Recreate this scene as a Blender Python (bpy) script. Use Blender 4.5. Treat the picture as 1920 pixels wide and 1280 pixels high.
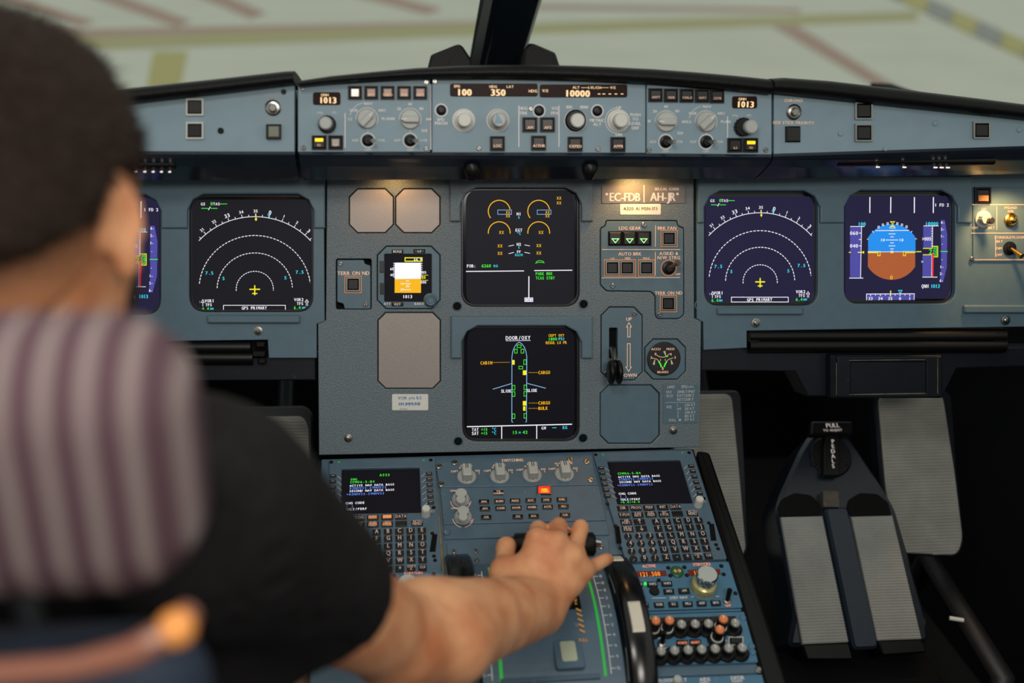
import bpy, math, random
import numpy as np
random.seed(7)
SC = bpy.context.scene
for _o in list(bpy.data.objects): bpy.data.objects.remove(_o)
# ------------------------------------------------------------------ camera
FPX = 1867.0                                  # 35 mm lens on a 36 mm sensor, 1920 px wide
CAM = np.array([0.0, 0.0, 1.36])
def nrm(v):
    v = np.array(v, float); return v/np.linalg.norm(v)
def _ray(px, py): return np.array([(px-960)/FPX, -(py-640)/FPX, -1.0])
_n = nrm([.127, -.112, 1]); _p0 = _ray(976, 464)*1.388
def _hc(px, py):
    r = _ray(px, py); return r*(_p0@_n)/(r@_n)
_h = nrm(_hc(1000, 599.52)-_hc(960, 600)); _v = np.cross(_n, _h)
TILT = math.radians(17)
_Z = _v*math.cos(TILT)+_n*math.sin(TILT); _Y = np.cross(_Z, _h)
M3 = np.array([_h, _Y, _Z])                   # camera axes -> world axes
from mathutils import Matrix, Vector
cd = bpy.data.cameras.new('camera'); cam = bpy.data.objects.new('camera', cd); SC.collection.objects.link(cam)
m4 = np.eye(4); m4[:3, :3] = M3; m4[:3, 3] = CAM
cam.matrix_world = Matrix(m4.tolist())
cd.sensor_width = 36; cd.lens = 36*FPX/1920; cd.clip_start = .02; cd.clip_end = 500
cd.dof.use_dof = True; cd.dof.focus_distance = 1.40; cd.dof.aperture_fstop = 2.2
SC.camera = cam
# ------------------------------------------------------------------ world, lamps, exposure
SC.view_settings.view_transform = 'Standard'; SC.view_settings.look = 'None'
SC.view_settings.gamma = 1; SC.view_settings.use_curve_mapping = False
SC.view_settings.exposure = 0.0
w = bpy.data.worlds.new('world'); SC.world = w; w.use_nodes = True
w.node_tree.nodes['Background'].inputs[0].default_value = (.82, .84, .78, 1)
w.node_tree.nodes['Background'].inputs[1].default_value = 0.72
def area(name, loc, target, size, power, col):
    l = bpy.data.lights.new(name, 'AREA'); l.shape = 'RECTANGLE'; l.size, l.size_y = size; l.energy = power; l.color = col
    o = bpy.data.objects.new(name, l); SC.collection.objects.link(o); o.location = loc
    d = Vector(target)-Vector(loc); o.rotation_euler = d.to_track_quat('-Z', 'Y').to_euler(); return o
area('dome_lamp', (.30, -.62, 1.86), (.15, 1.2, .85), (.6, .3), 12.0, (1, .93, .86))
area('ceiling_lamp', (-.22, .12, 1.95), (.12, 1.1, .75), (.30, .20), 5.0, (1, .95, .88))
# ------------------------------------------------------------------ frames, things, mesh builder
def W(px, py, z): return CAM + M3@(_ray(px, py)*z)
class Fr:
    def __init__(s, o, ex, ey):
        s.o = np.array(o, float); s.ex = nrm(ex); s.ey = nrm(ey); s.ez = np.cross(s.ex, s.ey)
    def hit(s, px, py, h=0.0):
        r = M3@_ray(px, py); o = s.o+s.ez*h
        return CAM + r*((o-CAM)@s.ez)/(r@s.ez)
    def at(s, px, py, h=0.0): return Fr(s.hit(px, py, h), s.ex, s.ey)
    def p(s, px, py, h=0.0):
        q = s.hit(px, py, h)-s.o; return (q@s.ex, q@s.ey)
    def loc(s, q):
        q = np.array(q)-s.o; return (q@s.ex, q@s.ey, q@s.ez)
    def mat(s):
        m = np.eye(4); m[:3, 0] = s.ex; m[:3, 1] = s.ey; m[:3, 2] = s.ez; m[:3, 3] = s.o
        return Matrix(m.tolist())
def tilted(o, deg, yaw=0):
    a = math.radians(deg); y = math.radians(yaw)
    ex = np.array([math.cos(y), math.sin(y), 0]); f = np.array([-math.sin(y), math.cos(y), 0])
    return Fr(o, ex, f*math.sin(a)+np.array([0, 0, 1])*math.cos(a))
PANEL = tilted(W(976, 464, 1.388), 17)
FCU = tilted(W(1000, 220, 1.25), 12)
PED = tilted(W(960, 850, 1.425), 72)
WORLD = Fr((0, 0, 0), (1, 0, 0), (0, 1, 0))
def srgb(r, g, b):
    f = lambda c: c/12.92 if c <= .04045 else ((c+.055)/1.055)**2.4
    return (f(r/255), f(g/255), f(b/255))
def zoom(ox, oy, s): return lambda x, y: (ox+x/s, oy+y/s)

class Thing:
    def __init__(s, name, label, cat, fr, group=None, kind=None, ob=None):
        s.fr = fr; s.o = ob or bpy.data.objects.new(name, None)
        if not ob:
            s.o.empty_display_size = .02; SC.collection.objects.link(s.o); s.o.matrix_world = fr.mat()
        if label: s.o['label'] = label
        if cat: s.o['category'] = cat
        if group: s.o['group'] = group
        if kind: s.o['kind'] = kind
    def p(s, px, py, h=0.0): return s.fr.p(px, py, h)
    def rect(s, x0, y0, x1, y1, h=0.0):                       # pixel box -> local corners, counter-clockwise
        return [s.p(x0, y1, h), s.p(x1, y1, h), s.p(x1, y0, h), s.p(x0, y0, h)]
    def sc(s, px, py, h=0.0):                                 # metres per pixel, across and down
        a = s.p(px, py, h); b = s.p(px+20, py, h); c = s.p(px, py+20, h)
        return abs(b[0]-a[0])/20, abs(c[1]-a[1])/20
    def poly(s, pts, h=0.0): return [s.p(x, y, h) for x, y in pts]

def offs(pts, d):                                             # inset (d>0) a counter-clockwise polygon
    n = len(pts); out = []
    for i in range(n):
        a, b, c = np.array(pts[i-1]), np.array(pts[i]), np.array(pts[(i+1) % n])
        u = nrm(b-a); v = nrm(c-b); n1 = np.array([-u[1], u[0]]); n2 = np.array([-v[1], v[0]])
        m = n1+n2; k = max(.25, m@n1); out.append(tuple(b+m*d/k))
    return out
def rnd(pts, r, n=4):                                         # round the corners of a polygon
    out = []; N = len(pts)
    for i in range(N):
        a, b, c = np.array(pts[i-1]), np.array(pts[i]), np.array(pts[(i+1) % N])
        u = nrm(a-b); v = nrm(c-b); ra = r if not hasattr(r, '__len__') else r[i]
        L = min(ra, .48*np.linalg.norm(a-b), .48*np.linalg.norm(c-b))
        if L < 1e-6: out.append(tuple(b)); continue
        p, q = b+u*L, b+v*L
        for k in range(n+1):
            t = k/n; out.append(tuple((1-t)**2*p+2*t*(1-t)*b+t*t*q))
    return out
def chamf(pts, c):
    out = []; N = len(pts)
    for i in range(N):
        a, b, d = np.array(pts[i-1]), np.array(pts[i]), np.array(pts[(i+1) % N])
        out += [tuple(b+nrm(a-b)*c), tuple(b+nrm(d-b)*c)]
    return out
def circ(x, y, r, n=20, a0=0, ry=None):
    return [(x+r*math.cos(a0+2*math.pi*k/n), y+(ry or r)*math.sin(a0+2*math.pi*k/n)) for k in range(n)]

GL = {}
def glyph(c):
    if c in GL: return GL[c]
    cu = bpy.data.curves.new('t', 'FONT'); cu.body = c; cu.resolution_u = 2; cu.size = 1
    ob = bpy.data.objects.new('t', cu); me = bpy.data.meshes.new_from_object(ob)
    v = [(q.co.x/.7, q.co.y/.7) for q in me.vertices]; f = [tuple(q.vertices) for q in me.polygons]
    bpy.data.objects.remove(ob); bpy.data.curves.remove(cu); bpy.data.meshes.remove(me)
    if v:
        x0 = min(q[0] for q in v); x1 = max(q[0] for q in v); v = [(q[0]-x0, q[1]) for q in v]
    else: x0, x1 = 0, .35
    GL[c] = (v, f, x1-x0); return GL[c]

class MB:
    def __init__(s): s.v = []; s.f = []; s.m = []; s.sm = []
    def add(s, v, f, mi=0, sm=False):
        b = len(s.v); s.v += [tuple(q) for q in v]
        for q in f: s.f.append(tuple(b+i for i in q)); s.m.append(mi); s.sm.append(sm)
        return s
    def prism(s, pts, z0, z1, ch=0.0, mi=0, top=None, bottom=False):
        n = len(pts); R = [(pts, z0), (pts, z1-ch)]
        if ch > 0: R.append((offs(pts, ch), z1))
        for k in range(len(R)-1):
            v = [(x, y, R[k][1]) for x, y in R[k][0]]+[(x, y, R[k+1][1]) for x, y in R[k+1][0]]
            s.add(v, [(i, (i+1) % n, n+(i+1) % n, n+i) for i in range(n)], mi)
        s.add([(x, y, R[-1][1]) for x, y in R[-1][0]], [tuple(range(n))], mi if top is None else top)
        if bottom: s.add([(x, y, z0) for x, y in pts], [tuple(range(n))[::-1]], mi)
        return s
    def flat(s, pts, z, mi=0): return s.add([(x, y, z) for x, y in pts], [tuple(range(len(pts)))], mi)
    def lathe(s, x, y, prof, n=24, mi=0, cap=True, ribs=0, rib=.06):
        for k in range(len(prof)-1):
            v = []
            for r, z in (prof[k], prof[k+1]):
                for i in range(n):
                    a = 2*math.pi*i/n; q = r*(1-rib*(i % 2)) if ribs else r
                    v.append((x+q*math.cos(a), y+q*math.sin(a), z))
            s.add(v, [(i, (i+1) % n, n+(i+1) % n, n+i) for i in range(n)], mi, not ribs)
        if cap:
            r, z = prof[-1]; s.add([(x+r*math.cos(2*math.pi*i/n), y+r*math.sin(2*math.pi*i/n), z) for i in range(n)], [tuple(range(n))], mi)
        return s
    def tube(s, pts, r, n=10, mi=0, caps=True, sm=True, flat=1.0):
        P = [np.array(q, float) for q in pts]; R = r if hasattr(r, '__len__') else [r]*len(P); V = []; up = None
        for i, q in enumerate(P):
            t = nrm(P[min(i+1, len(P)-1)]-P[max(i-1, 0)])
            if up is None: up = np.array([0, 0, 1.]) if abs(t[2]) < .9 else np.array([1., 0, 0])
            a = nrm(np.cross(up, t)); b = np.cross(t, a); up = b
            V += [q+R[i]*(math.cos(2*math.pi*k/n)*a+flat*math.sin(2*math.pi*k/n)*b) for k in range(n)]
        F = [(i*n+k, i*n+(k+1) % n, (i+1)*n+(k+1) % n, (i+1)*n+k) for i in range(len(P)-1) for k in range(n)]
        s.add(V, F, mi, sm)
        if caps:
            s.add(V[:n], [tuple(range(n))[::-1]], mi); s.add(V[-n:], [tuple(range(n))], mi)
        return s
    def box(s, c, d, ch=0.0, mi=0):
        x, y, z = c; a, b, h = d[0]/2, d[1]/2, d[2]/2
        return s.prism([(x-a, y-b), (x+a, y-b), (x+a, y+b), (x-a, y+b)], z-h, z+h, ch, mi, bottom=True)
    def text(s, t, x, y, sx, sy, z, al='c', mono=0, mi=0, gap=.16, rot=0, bold=0):
        # sx, sy: metres for one cap-height across / down
        adv = []; X = 0
        for c in t:
            v, f, wd = glyph(c)
            kx = min(1.0, (mono-.17)/max(wd, .05)) if mono else 1
            if mono: adv.append(X+(mono-wd*kx-bold)/2); X += mono
            else: adv.append(X); X += wd+gap
        tot = X-(0 if mono else gap)
        x0 = {'c': -tot/2, 'l': 0, 'r': -tot}[al]; cr, sr = math.cos(rot), math.sin(rot)
        for c, a in zip(t, adv):
            v, f, wd = glyph(c)
            kx = min(1.0, (mono-.17)/max(wd, .05)) if mono else 1
            for dx in ((0, bold) if bold else (0,)):
                P = [((x0+a+q[0]*kx+dx)*sx, (q[1]-.5)*sy) for q in v]
                s.add([(x+q[0]*cr-q[1]*sr, y+q[0]*sr+q[1]*cr, z+dx*1e-4) for q in P], f, mi)
        return s
    def stroke(s, pts, wd, z, mi=0, closed=False, dash=0, duty=.6):
        P = [np.array(q, float) for q in pts]
        if closed: P.append(P[0])
        if dash:
            L = [0]
            for a, b in zip(P, P[1:]): L.append(L[-1]+np.linalg.norm(b-a))
            X = lambda d: np.array([np.interp(d, L, [q[0] for q in P]), np.interp(d, L, [q[1] for q in P])])
            k = 0
            while k < L[-1]:
                s.stroke([X(k), X(min(k+dash*duty, L[-1]))], wd, z, mi); k += dash
            return s
        n = len(P); V = []
        for i in range(n):
            if closed and i in (0, n-1): u = nrm(P[1]-P[0]); v = nrm(P[-1]-P[-2])
            else: u = nrm(P[min(i+1, n-1)]-P[i]) if i < n-1 else nrm(P[i]-P[i-1]); v = nrm(P[i]-P[i-1]) if i > 0 else u
            n1 = np.array([-u[1], u[0]]); n2 = np.array([-v[1], v[0]]); m = n1+n2
            if np.linalg.norm(m) < .3: m = n1*2
            k = wd/2/max(.35, nrm(m)@n1); o = nrm(m)*k
            V += [(*(P[i]+o), z), (*(P[i]-o), z)]
        return s.add(V, [(2*i+1, 2*i+3, 2*i+2, 2*i) for i in range(n-1)], mi)
    def build(s, name, mats, T=None, label=None, fr=None, parent=None, kind=None, cat=None, group=None):
        me = bpy.data.meshes.new(name); me.from_pydata(s.v, [], s.f)
        for m in (mats if isinstance(mats, (list, tuple)) else [mats]): me.materials.append(m)
        me.polygons.foreach_set('material_index', s.m); me.polygons.foreach_set('use_smooth', s.sm); me.update()
        return link(name, me, T, label, fr, parent, kind, cat, group)
def link(name, me, T=None, label=None, fr=None, parent=None, kind=None, cat=None, group=None):
    o = bpy.data.objects.new(name, me); SC.collection.objects.link(o)
    if parent is not None: o.parent = parent
    elif T is not None: o.parent = T.o
    elif fr is not None: o.matrix_world = fr.mat()
    if label: o['label'] = label
    if kind: o['kind'] = kind
    if cat: o['category'] = cat
    if group: o['group'] = group
    return o
def area2(p): return sum(p[i-1][0]*p[i][1]-p[i][0]*p[i-1][1] for i in range(len(p)))
def plate(name, outer, holes, z0, z1, bev, mats, T=None, **kw):            # a plate with real cut-outs
    cu = bpy.data.curves.new('p', 'CURVE'); cu.dimensions = '2D'; cu.fill_mode = 'BOTH'
    for k, pts in enumerate([outer]+list(holes)):
        if (area2(pts) > 0) == (k > 0): pts = pts[::-1]
        sp = cu.splines.new('POLY'); sp.points.add(len(pts)-1)
        for q, c in zip(sp.points, pts): q.co = (c[0], c[1], 0, 1)
        sp.use_cyclic_u = True
    cu.extrude = max(1e-5, (z1-z0)/2-bev); cu.bevel_depth = bev; cu.bevel_resolution = 1; cu.offset = -bev
    ob = bpy.data.objects.new('p', cu); me = bpy.data.meshes.new_from_object(ob); me.name = name
    bpy.data.objects.remove(ob); bpy.data.curves.remove(cu)
    zm = (z0+z1)/2
    for v in me.vertices: v.co.z += zm
    me.materials.clear()
    me.materials.append(mats)
    for q in me.polygons: q.use_smooth = False
    return link(name, me, T, **kw)

# ------------------------------------------------------------------ materials
def base(name):
    m = bpy.data.materials.new(name); m.use_nodes = True; return m, m.node_tree, m.node_tree.nodes['Principled BSDF']
def mat(name, col, rough=.5, metal=0, vary=.0, vs=40, bump=0, bs=300, spec=.5, wear=0, coat=0):
    m, t, b = base(name); b.inputs['Roughness'].default_value = rough; b.inputs['Metallic'].default_value = metal
    b.inputs['Specular IOR Level'].default_value = spec; b.inputs['Base Color'].default_value = (*col, 1)
    if coat: b.inputs['Coat Weight'].default_value = coat
    N = t.nodes; tc = N.new('ShaderNodeTexCoord')
    if vary:
        n = N.new('ShaderNodeTexNoise'); n.inputs['Scale'].default_value = vs; n.inputs['Detail'].default_value = 6
        r = N.new('ShaderNodeMapRange'); r.inputs[1].default_value = .3; r.inputs[2].default_value = .7
        r.inputs[3].default_value = 1-vary; r.inputs[4].default_value = 1+vary
        x = N.new('ShaderNodeMix'); x.data_type = 'RGBA'; x.blend_type = 'MULTIPLY'; x.inputs[0].default_value = 1
        x.inputs[6].default_value = (*col, 1)
        t.links.new(tc.outputs['Object'], n.inputs['Vector']); t.links.new(n.outputs[0], r.inputs[0])
        t.links.new(r.outputs[0], x.inputs[7]); src = x.outputs[2]
        if wear:
            n2 = N.new('ShaderNodeTexNoise'); n2.inputs['Scale'].default_value = 90; n2.inputs['Detail'].default_value = 3
            r2 = N.new('ShaderNodeMapRange'); r2.inputs[1].default_value = .72; r2.inputs[2].default_value = .76; r2.inputs[4].default_value = wear
            y = N.new('ShaderNodeMix'); y.data_type = 'RGBA'; y.inputs[7].default_value = (.35, .36, .34, 1)
            t.links.new(tc.outputs['Object'], n2.inputs['Vector']); t.links.new(n2.outputs[0], r2.inputs[0])
            t.links.new(r2.outputs[0], y.inputs[0]); t.links.new(src, y.inputs[6]); src = y.outputs[2]
        t.links.new(src, b.inputs['Base Color'])
    if bump:
        n = N.new('ShaderNodeTexNoise'); n.inputs['Scale'].default_value = bs; n.inputs['Detail'].default_value = 2
        k = N.new('ShaderNodeBump'); k.inputs['Strength'].default_value = bump; k.inputs['Distance'].default_value = .001
        t.links.new(tc.outputs['Object'], n.inputs['Vector']); t.links.new(n.outputs[0], k.inputs['Height'])
        t.links.new(k.outputs[0], b.inputs['Normal'])
    return m
def glow(name, col, st=1.0):
    m, t, b = base(name); b.inputs['Base Color'].default_value = (*[c*.5 for c in col], 1); b.inputs['Roughness'].default_value = .4
    b.inputs['Emission Color'].default_value = (*col, 1); b.inputs['Emission Strength'].default_value = st
    if name.startswith('screen_'): b.inputs['Specular IOR Level'].default_value = .06; b.inputs['Base Color'].default_value = (.006, .006, .007, 1)
    return m
BLUE = mat('panel_blue_hammered', srgb(98, 112, 120), .42, vary=.30, vs=620, bump=.8, bs=620)
BLUE2 = mat('panel_blue_smooth', srgb(82, 108, 122), .45, vary=.05, vs=60, bump=.08, bs=900)
FBLUE = mat('glareshield_blue', srgb(126, 150, 162), .5, vary=.04, vs=40)
PBLUE = mat('pedestal_blue', srgb(78, 102, 119), .45, vary=.07, vs=50, bump=.06, bs=500, wear=.35)
RBLUE = mat('radio_panel_blue', srgb(68, 114, 142), .45, vary=.06, vs=50, wear=.25)
NAVY = mat('dark_navy_plastic', srgb(17, 22, 31), .42, vary=.15, vs=60, wear=.05, spec=.3)
BLACK = mat('black_plastic', srgb(11, 11, 12), .38, vary=.12, vs=80, spec=.3)
SOOT = mat('matt_black', srgb(8, 8, 9), .85, spec=.2)
LEATHER = mat('black_padded_leather', srgb(11, 11, 12), .5, bump=.4, bs=260, spec=.22)
GREY = mat('blank_cover_grey', srgb(150, 143, 138), .42, .25, vary=.06, vs=900, bump=.2, bs=1100)
KNOB = mat('knob_grey', srgb(172, 176, 172), .4, vary=.05)
KWHITE = mat('knob_white', srgb(205, 206, 198), .4)
STEEL = mat('screw_steel', srgb(150, 150, 146), .3, 1, vary=.1)
CHROME = mat('chrome', srgb(200, 200, 198), .15, 1)
GLASS = mat('display_glass', srgb(16, 16, 22), .12, spec=.5)
KEY = mat('key_black', srgb(11, 11, 12), .35)
KEYTOP = mat('key_dark_face', srgb(40, 38, 36), .3)
CREAM = mat('cream_plastic', srgb(214, 208, 190), .35)
PAPER = mat('sticker_white', srgb(220, 220, 212), .5)
WHITE = glow('lettering_white', srgb(232, 224, 216), .3)
AMBERL = glow('lettering_backlit_amber', srgb(255, 205, 170), .45)
REDL = glow('lettering_backlit_red', srgb(255, 150, 110), .8)
ORANGE = mat('orange_cap', srgb(225, 130, 75), .45)
BRASS = mat('brass', srgb(190, 160, 90), .3, 1)
RIB = mat('ribbed_grey_rubber', srgb(158, 160, 156), .6, vary=.12, vs=14)
PEDALM = mat('pedal_grey', srgb(150, 152, 144), .55, vary=.14, vs=22)
S_W = glow('screen_white', (.95, .92, 1.0), 1.0); S_G = glow('screen_green', (.06, .85, .05), 1.0)
S_C = glow('screen_cyan', (.05, .75, .95), 1.0); S_Y = glow('screen_yellow', (.95, .85, .02), 1.0)
S_A = glow('screen_amber', (.95, .48, .01), 1.0); S_B = glow('screen_blue', (.02, .28, .85), 1.0)
S_N = glow('screen_brown', (.42, .11, .035), 1.0); S_V = glow('screen_violet', (.08, .075, .36), 1.0)
S_R = glow('screen_red', (.85, .02, .03), 1.0); S_I = glow('screen_navy', (.016, .014, .045), 1.0)
S_LB = glow('screen_lightblue', (.25, .5, .85), 1.0); S_K = glow('screen_black', (.0035, .0035, .006), 1.0)
S_DG = glow('screen_charcoal', (.009, .009, .013), 1.0); S_MB = glow('screen_mcdu_blue', (.12, .25, .9), 1.0)
SCM = [S_W, S_G, S_C, S_Y, S_A, S_B, S_N, S_V, S_R, S_LB, S_MB]
cW, cG, cC, cY, cA, cB, cN, cV, cR, cLB, cMB = range(11)
LCD = glow('lcd_amber_digits', srgb(255, 214, 160), .9); LCDB = mat('lcd_brown', srgb(40, 22, 18), .35, spec=.08)
RADIO = glow('radio_orange_digits', srgb(255, 150, 40), .9); RADIOB = glow('radio_dark_red', srgb(110, 28, 10), .3)
LAMPY = glow('lamp_yellow', srgb(255, 205, 20), 1.2); LAMPR = glow('lamp_red', srgb(255, 50, 30), 1.6)
LAMPG = glow('lamp_green', srgb(40, 230, 60), 1.2); LAMPW = glow('lamp_white', srgb(255, 235, 225), .9)
# ------------------------------------------------------------------ drawing and control helpers
def txt(T, mb, s, px, py, hp, z, al='c', mono=0, mi=0, wf=1.0, gap=.16, rot=0, bold=0):
    x, y = T.p(px, py, z); a, b = T.sc(px, py, z)
    return mb.text(s, x, y, a*hp*wf, b*hp, z, al, mono, mi, gap, rot, bold)
class Draw:                                                    # draws in the pixels of one zoomed crop, on a plane of a thing
    def __init__(s, T, zc, h, k):
        s.T, s.z, s.h, s.k, s.mb = T, zc, h, k, MB()
    def q(s, x, y): return s.T.p(*s.z(x, y), s.h)
    def t(s, t, x, y, hz, mi=0, al='c', mono=.86, wf=1.0, rot=0, bold=.07, gap=.16):
        txt(s.T, s.mb, t, *s.z(x, y), hz/s.k, s.h+.0002, al, mono, mi, wf, gap, rot, bold); return s
    def m(s): return s.T.sc(*s.z(0, 0), s.h)[0]/s.k
    def l(s, pts, w, mi=0, closed=False, dash=0, duty=.6):
        s.mb.stroke([s.q(*p) for p in pts], w*s.m(), s.h+.00015, mi, closed, dash*s.m(), duty); return s
    def f(s, pts, mi, dz=0.0):
        P = [s.q(*p) for p in pts]
        if area2(P) < 0: P = P[::-1]
        s.mb.flat(P, s.h+.00005+dz, mi); return s
    def arc(s, cx, cy, r, a0, a1, w, mi=0, dash=0, duty=.6, ry=None):
        n = max(6, int(abs(a1-a0)/4))
        P = [(cx+r*math.sin(math.radians(a0+(a1-a0)*k/n)), cy-(ry or r)*math.cos(math.radians(a0+(a1-a0)*k/n))) for k in range(n+1)]
        return s.l(P, w, mi, False, dash, duty)
    def r(s, x0, y0, x1, y1, w, mi): return s.l([(x0, y0), (x1, y0), (x1, y1), (x0, y1)], w, mi, True)
    def box(s, x0, y0, x1, y1, mi, dz=0.0): return s.f([(x0, y0), (x1, y0), (x1, y1), (x0, y1)], mi, dz)

def screw(T, px, py, r=5.0, h=0.0, m=None):
    x, y = T.p(px, py, h); k = T.sc(px, py, h)[0]*r; mb = MB()
    mb.lathe(x, y, [(k, h), (k, h+.0012), (k*.8, h+.0018)], 14)
    a = random.random()*3; c, s = math.cos(a), math.sin(a)
    if m in (None, STEEL, BLACK): mb.add([(x+(c*u-s*v)*k, y+(s*u+c*v)*k, h+.0019) for u, v in ((-.75, -.14), (.75, -.14), (.75, .14), (-.75, .14))], [(0, 1, 2, 3)], 1)
    return mb.build('screw', [m or STEEL, SOOT], T)
def hole(T, px, py, r=8.0, h=0.0):                             # recessed fastener hole with a raised rim
    x, y = T.p(px, py, h); k = T.sc(px, py, h)[0]*r; mb = MB()
    mb.lathe(x, y, [(k*1.22, h), (k*1.1, h+.0012), (k*.96, h+.0009)], 20, 0, False)
    mb.lathe(x, y, [(k*.96, h+.0009), (k*.9, h+.0003)], 20, 1)
    mb.lathe(x, y, [(k*.5, h+.0003), (k*.45, h+.0006)], 10, 1)
    return mb.build('fastener_hole', [BLUE2, SOOT], T)
def button(T, px, py, wp, hp, z0, z1, m=None, name='push_button', lamp=None, frame=None, fz=None, recess=0):
    b = [px-wp/2, py-hp/2, px+wp/2, py+hp/2]
    pts = T.rect(*b, z1); mb = MB(); wm = abs(pts[1][0]-pts[0][0])
    mb.prism(pts, z0, z1, wm*.09, 0)
    o = mb.build(name, [m or KEY], T)
    if frame is not None:
        fo = offs(pts, -wm*.13); plate('button_frame', fo, [offs(pts, -wm*.02)], z0, fz if fz else z0+.002, .0002, frame, parent=o)
    if lamp:
        mt, y0, y1, inx = lamp
        bb = T.rect(b[0]+inx*wp, b[1]+y0*hp, b[2]-inx*wp, b[1]+y1*hp, z1)
        MB().flat(bb, z1+.0002).build('lit_legend', mt, parent=o)
    return o
def rknob(T, px, py, r, z0, prof, m=None, name='rotary_knob', ribs=0, n=28, tilt=0):
    x, y = T.p(px, py, z0); k = T.sc(px, py, z0)[0]*r
    mb = MB(); mb.lathe(x, y, [(a*k, z0+b*k) for a, b in prof], n, 0, True, ribs)
    return mb.build(name, [m or KNOB], T)
def pointer_knob(T, px, py, r, z0, ang, m=None, hgt=1.0, blunt=False):      # round skirt with a raised bar grip
    x, y = T.p(px, py, z0); k = T.sc(px, py, z0)[0]*r; mb = MB(); m = m or KNOB
    mb.lathe(x, y, [(k, z0), (k, z0+.12*k), (k*.86, z0+.3*k)], 26)
    o = mb.build('selector_knob', [m], T)
    c, s = math.cos(ang), math.sin(ang)
    P = [(-.88, -.34), (.62, -.34), (.95, 0), (.62, .34), (-.88, .34)]
    if blunt: P = [(-.80, -.5), (.80, -.5), (.80, .5), (-.80, .5)]
    pts = rnd([(x+(c*u-s*v)*k, y+(s*u+c*v)*k) for u, v in P], k*.16, 3)
    g = MB().prism(pts, z0+.28*k, z0+hgt*k, k*.1).build('grip', [m], parent=o)
    if blunt:
        for u in (-.1, .1): MB().stroke([(x+c*.1*k-s*u*k, y+s*.1*k+c*u*k), (x+c*.72*k-s*u*k, y+s*.72*k+c*u*k)], k*.07, z0+hgt*k+.0002).build('index_line', SOOT, parent=o)
    else: MB().stroke([(x+c*.35*k, y+s*.35*k), (x+c*.9*k, y+s*.9*k)], k*.09, z0+hgt*k+.0002).build('index_line', WHITE, parent=o)
    return o
def toggle(T, px, py, r, z0, d, L, m=None, ring=None):         # bushing, nut and a lever leaning along d
    x, y = T.p(px, py, z0); k = T.sc(px, py, z0)[0]*r; mb = MB()
    mb.lathe(x, y, [(k, z0), (k, z0+.002), (k*.62, z0+.003), (k*.55, z0+.006)], 16)
    o = mb.build('toggle_switch', [BLACK], T)
    e = np.array([x, y, z0+.004])+np.array(d)*L
    MB().tube([(x, y, z0+.004), tuple((np.array([x, y, z0+.004])+e)/2), tuple(e)], [k*.22, k*.3, k*.42], 10).build('lever', [m or STEEL], parent=o)
    if ring: MB().stroke(circ(x, y, k*1.2, 28), k*.14, z0+.0006, 0, True).build('ring_marking', ring, parent=o)
    return o
def surf(T, mb, name, m, label=None): return mb.build(name, m, T, label=label)

# ------------------------------------------------------------------ the setting: shell, floor, windows, apron
SH = mat('cockpit_lining_dark', srgb(9, 11, 15), .8, spec=.2); SHL = mat('cockpit_lining_grey', srgb(120, 126, 130), .8)
FLOORM = mat('floor_black_mat', srgb(13, 13, 14), .9, vary=.3, vs=30, bump=.4, bs=120)
CX = PANEL.hit(956, 464)[0]
def quadprism(name, pts, th, m, kind='structure', label=None, cat=None):   # quad in world space with thickness along its normal
    P = [np.array(q, float) for q in pts]; n = nrm(np.cross(P[1]-P[0], P[3]-P[0]))*th
    V = P+[q-n for q in P]
    mb = MB().add(V, [(0, 1, 2, 3), (7, 6, 5, 4), (0, 4, 5, 1), (1, 5, 6, 2), (2, 6, 7, 3), (3, 7, 4, 0)])
    return mb.build(name, m, kind=kind, label=label, cat=cat)
XL, XR = CX-1.02, CX+.98
quadprism('floor', [(XL, -1.2, 0), (XR, -1.2, 0), (XR, 2.3, 0), (XL, 2.3, 0)], .05, FLOORM)
quadprism('wall_left', [(XL, 2.3, 0), (XL, -1.2, 0), (XL, -1.2, 1.02), (XL, 2.3, 1.02)][::-1], .05, SH)
quadprism('wall_right', [(XR, -1.2, 0), (XR, 2.3, 0), (XR, 2.3, 1.02), (XR, -1.2, 1.02)][::-1], .05, SH)
quadprism('wall_rear', [(XL, -1.2, 0), (XR, -1.2, 0), (XR, -1.2, 2.0), (XL, -1.2, 2.0)][::-1], .05, SHL)
quadprism('wall_front', [(XL, 2.3, 0), (XR, 2.3, 0), (XR, 2.3, .95), (XL, 2.3, .95)], .05, SOOT)
quadprism('ceiling', [(XL, -1.2, 2.0), (XR, -1.2, 2.0), (XR, .55, 2.0), (XL, .55, 2.0)][::-1], .05, SHL)
# centre windscreen post, panes
PB = W(927, 128, 1.80); PT = PB+np.array([.05, -.62, .62])
def strut(a, b, hw, dep, name, m, kind='structure', extra=None):
    a, b = np.array(a), np.array(b); t = nrm(b-a); x = np.array([1., 0, 0]); x = nrm(x-t*(x@t)); n = np.cross(x, t)
    V = []
    for q, k in ((a, 1.0), (b, 1.35)):
        for u, v in ((-1, 0), (-.72, -1), (.72, -1), (1, 0), (.8, 1), (-.8, 1)): V.append(q+x*u*hw*k+n*v*dep*(-1))
    F = [(i, (i+1) % 6, 6+(i+1) % 6, 6+i) for i in range(6)]+[tuple(range(6))[::-1], tuple(range(6, 12))]
    return MB().add(V, F).build(name, m, kind=kind)
post = strut(PB-nrm(PT-PB)*.12, PT, .046, .03, 'trim_1', mat('post_navy', srgb(20, 28, 36), .35))
trim = MB().tube([W(978, 128, 1.775), W(1001, -60, 1.62)], .004, 8).build('edge_strip', mat('post_edge_grey', srgb(120, 112, 108), .5), parent=post)
GLZ = bpy.data.materials.new('windscreen_glass'); GLZ.use_nodes = True
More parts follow.
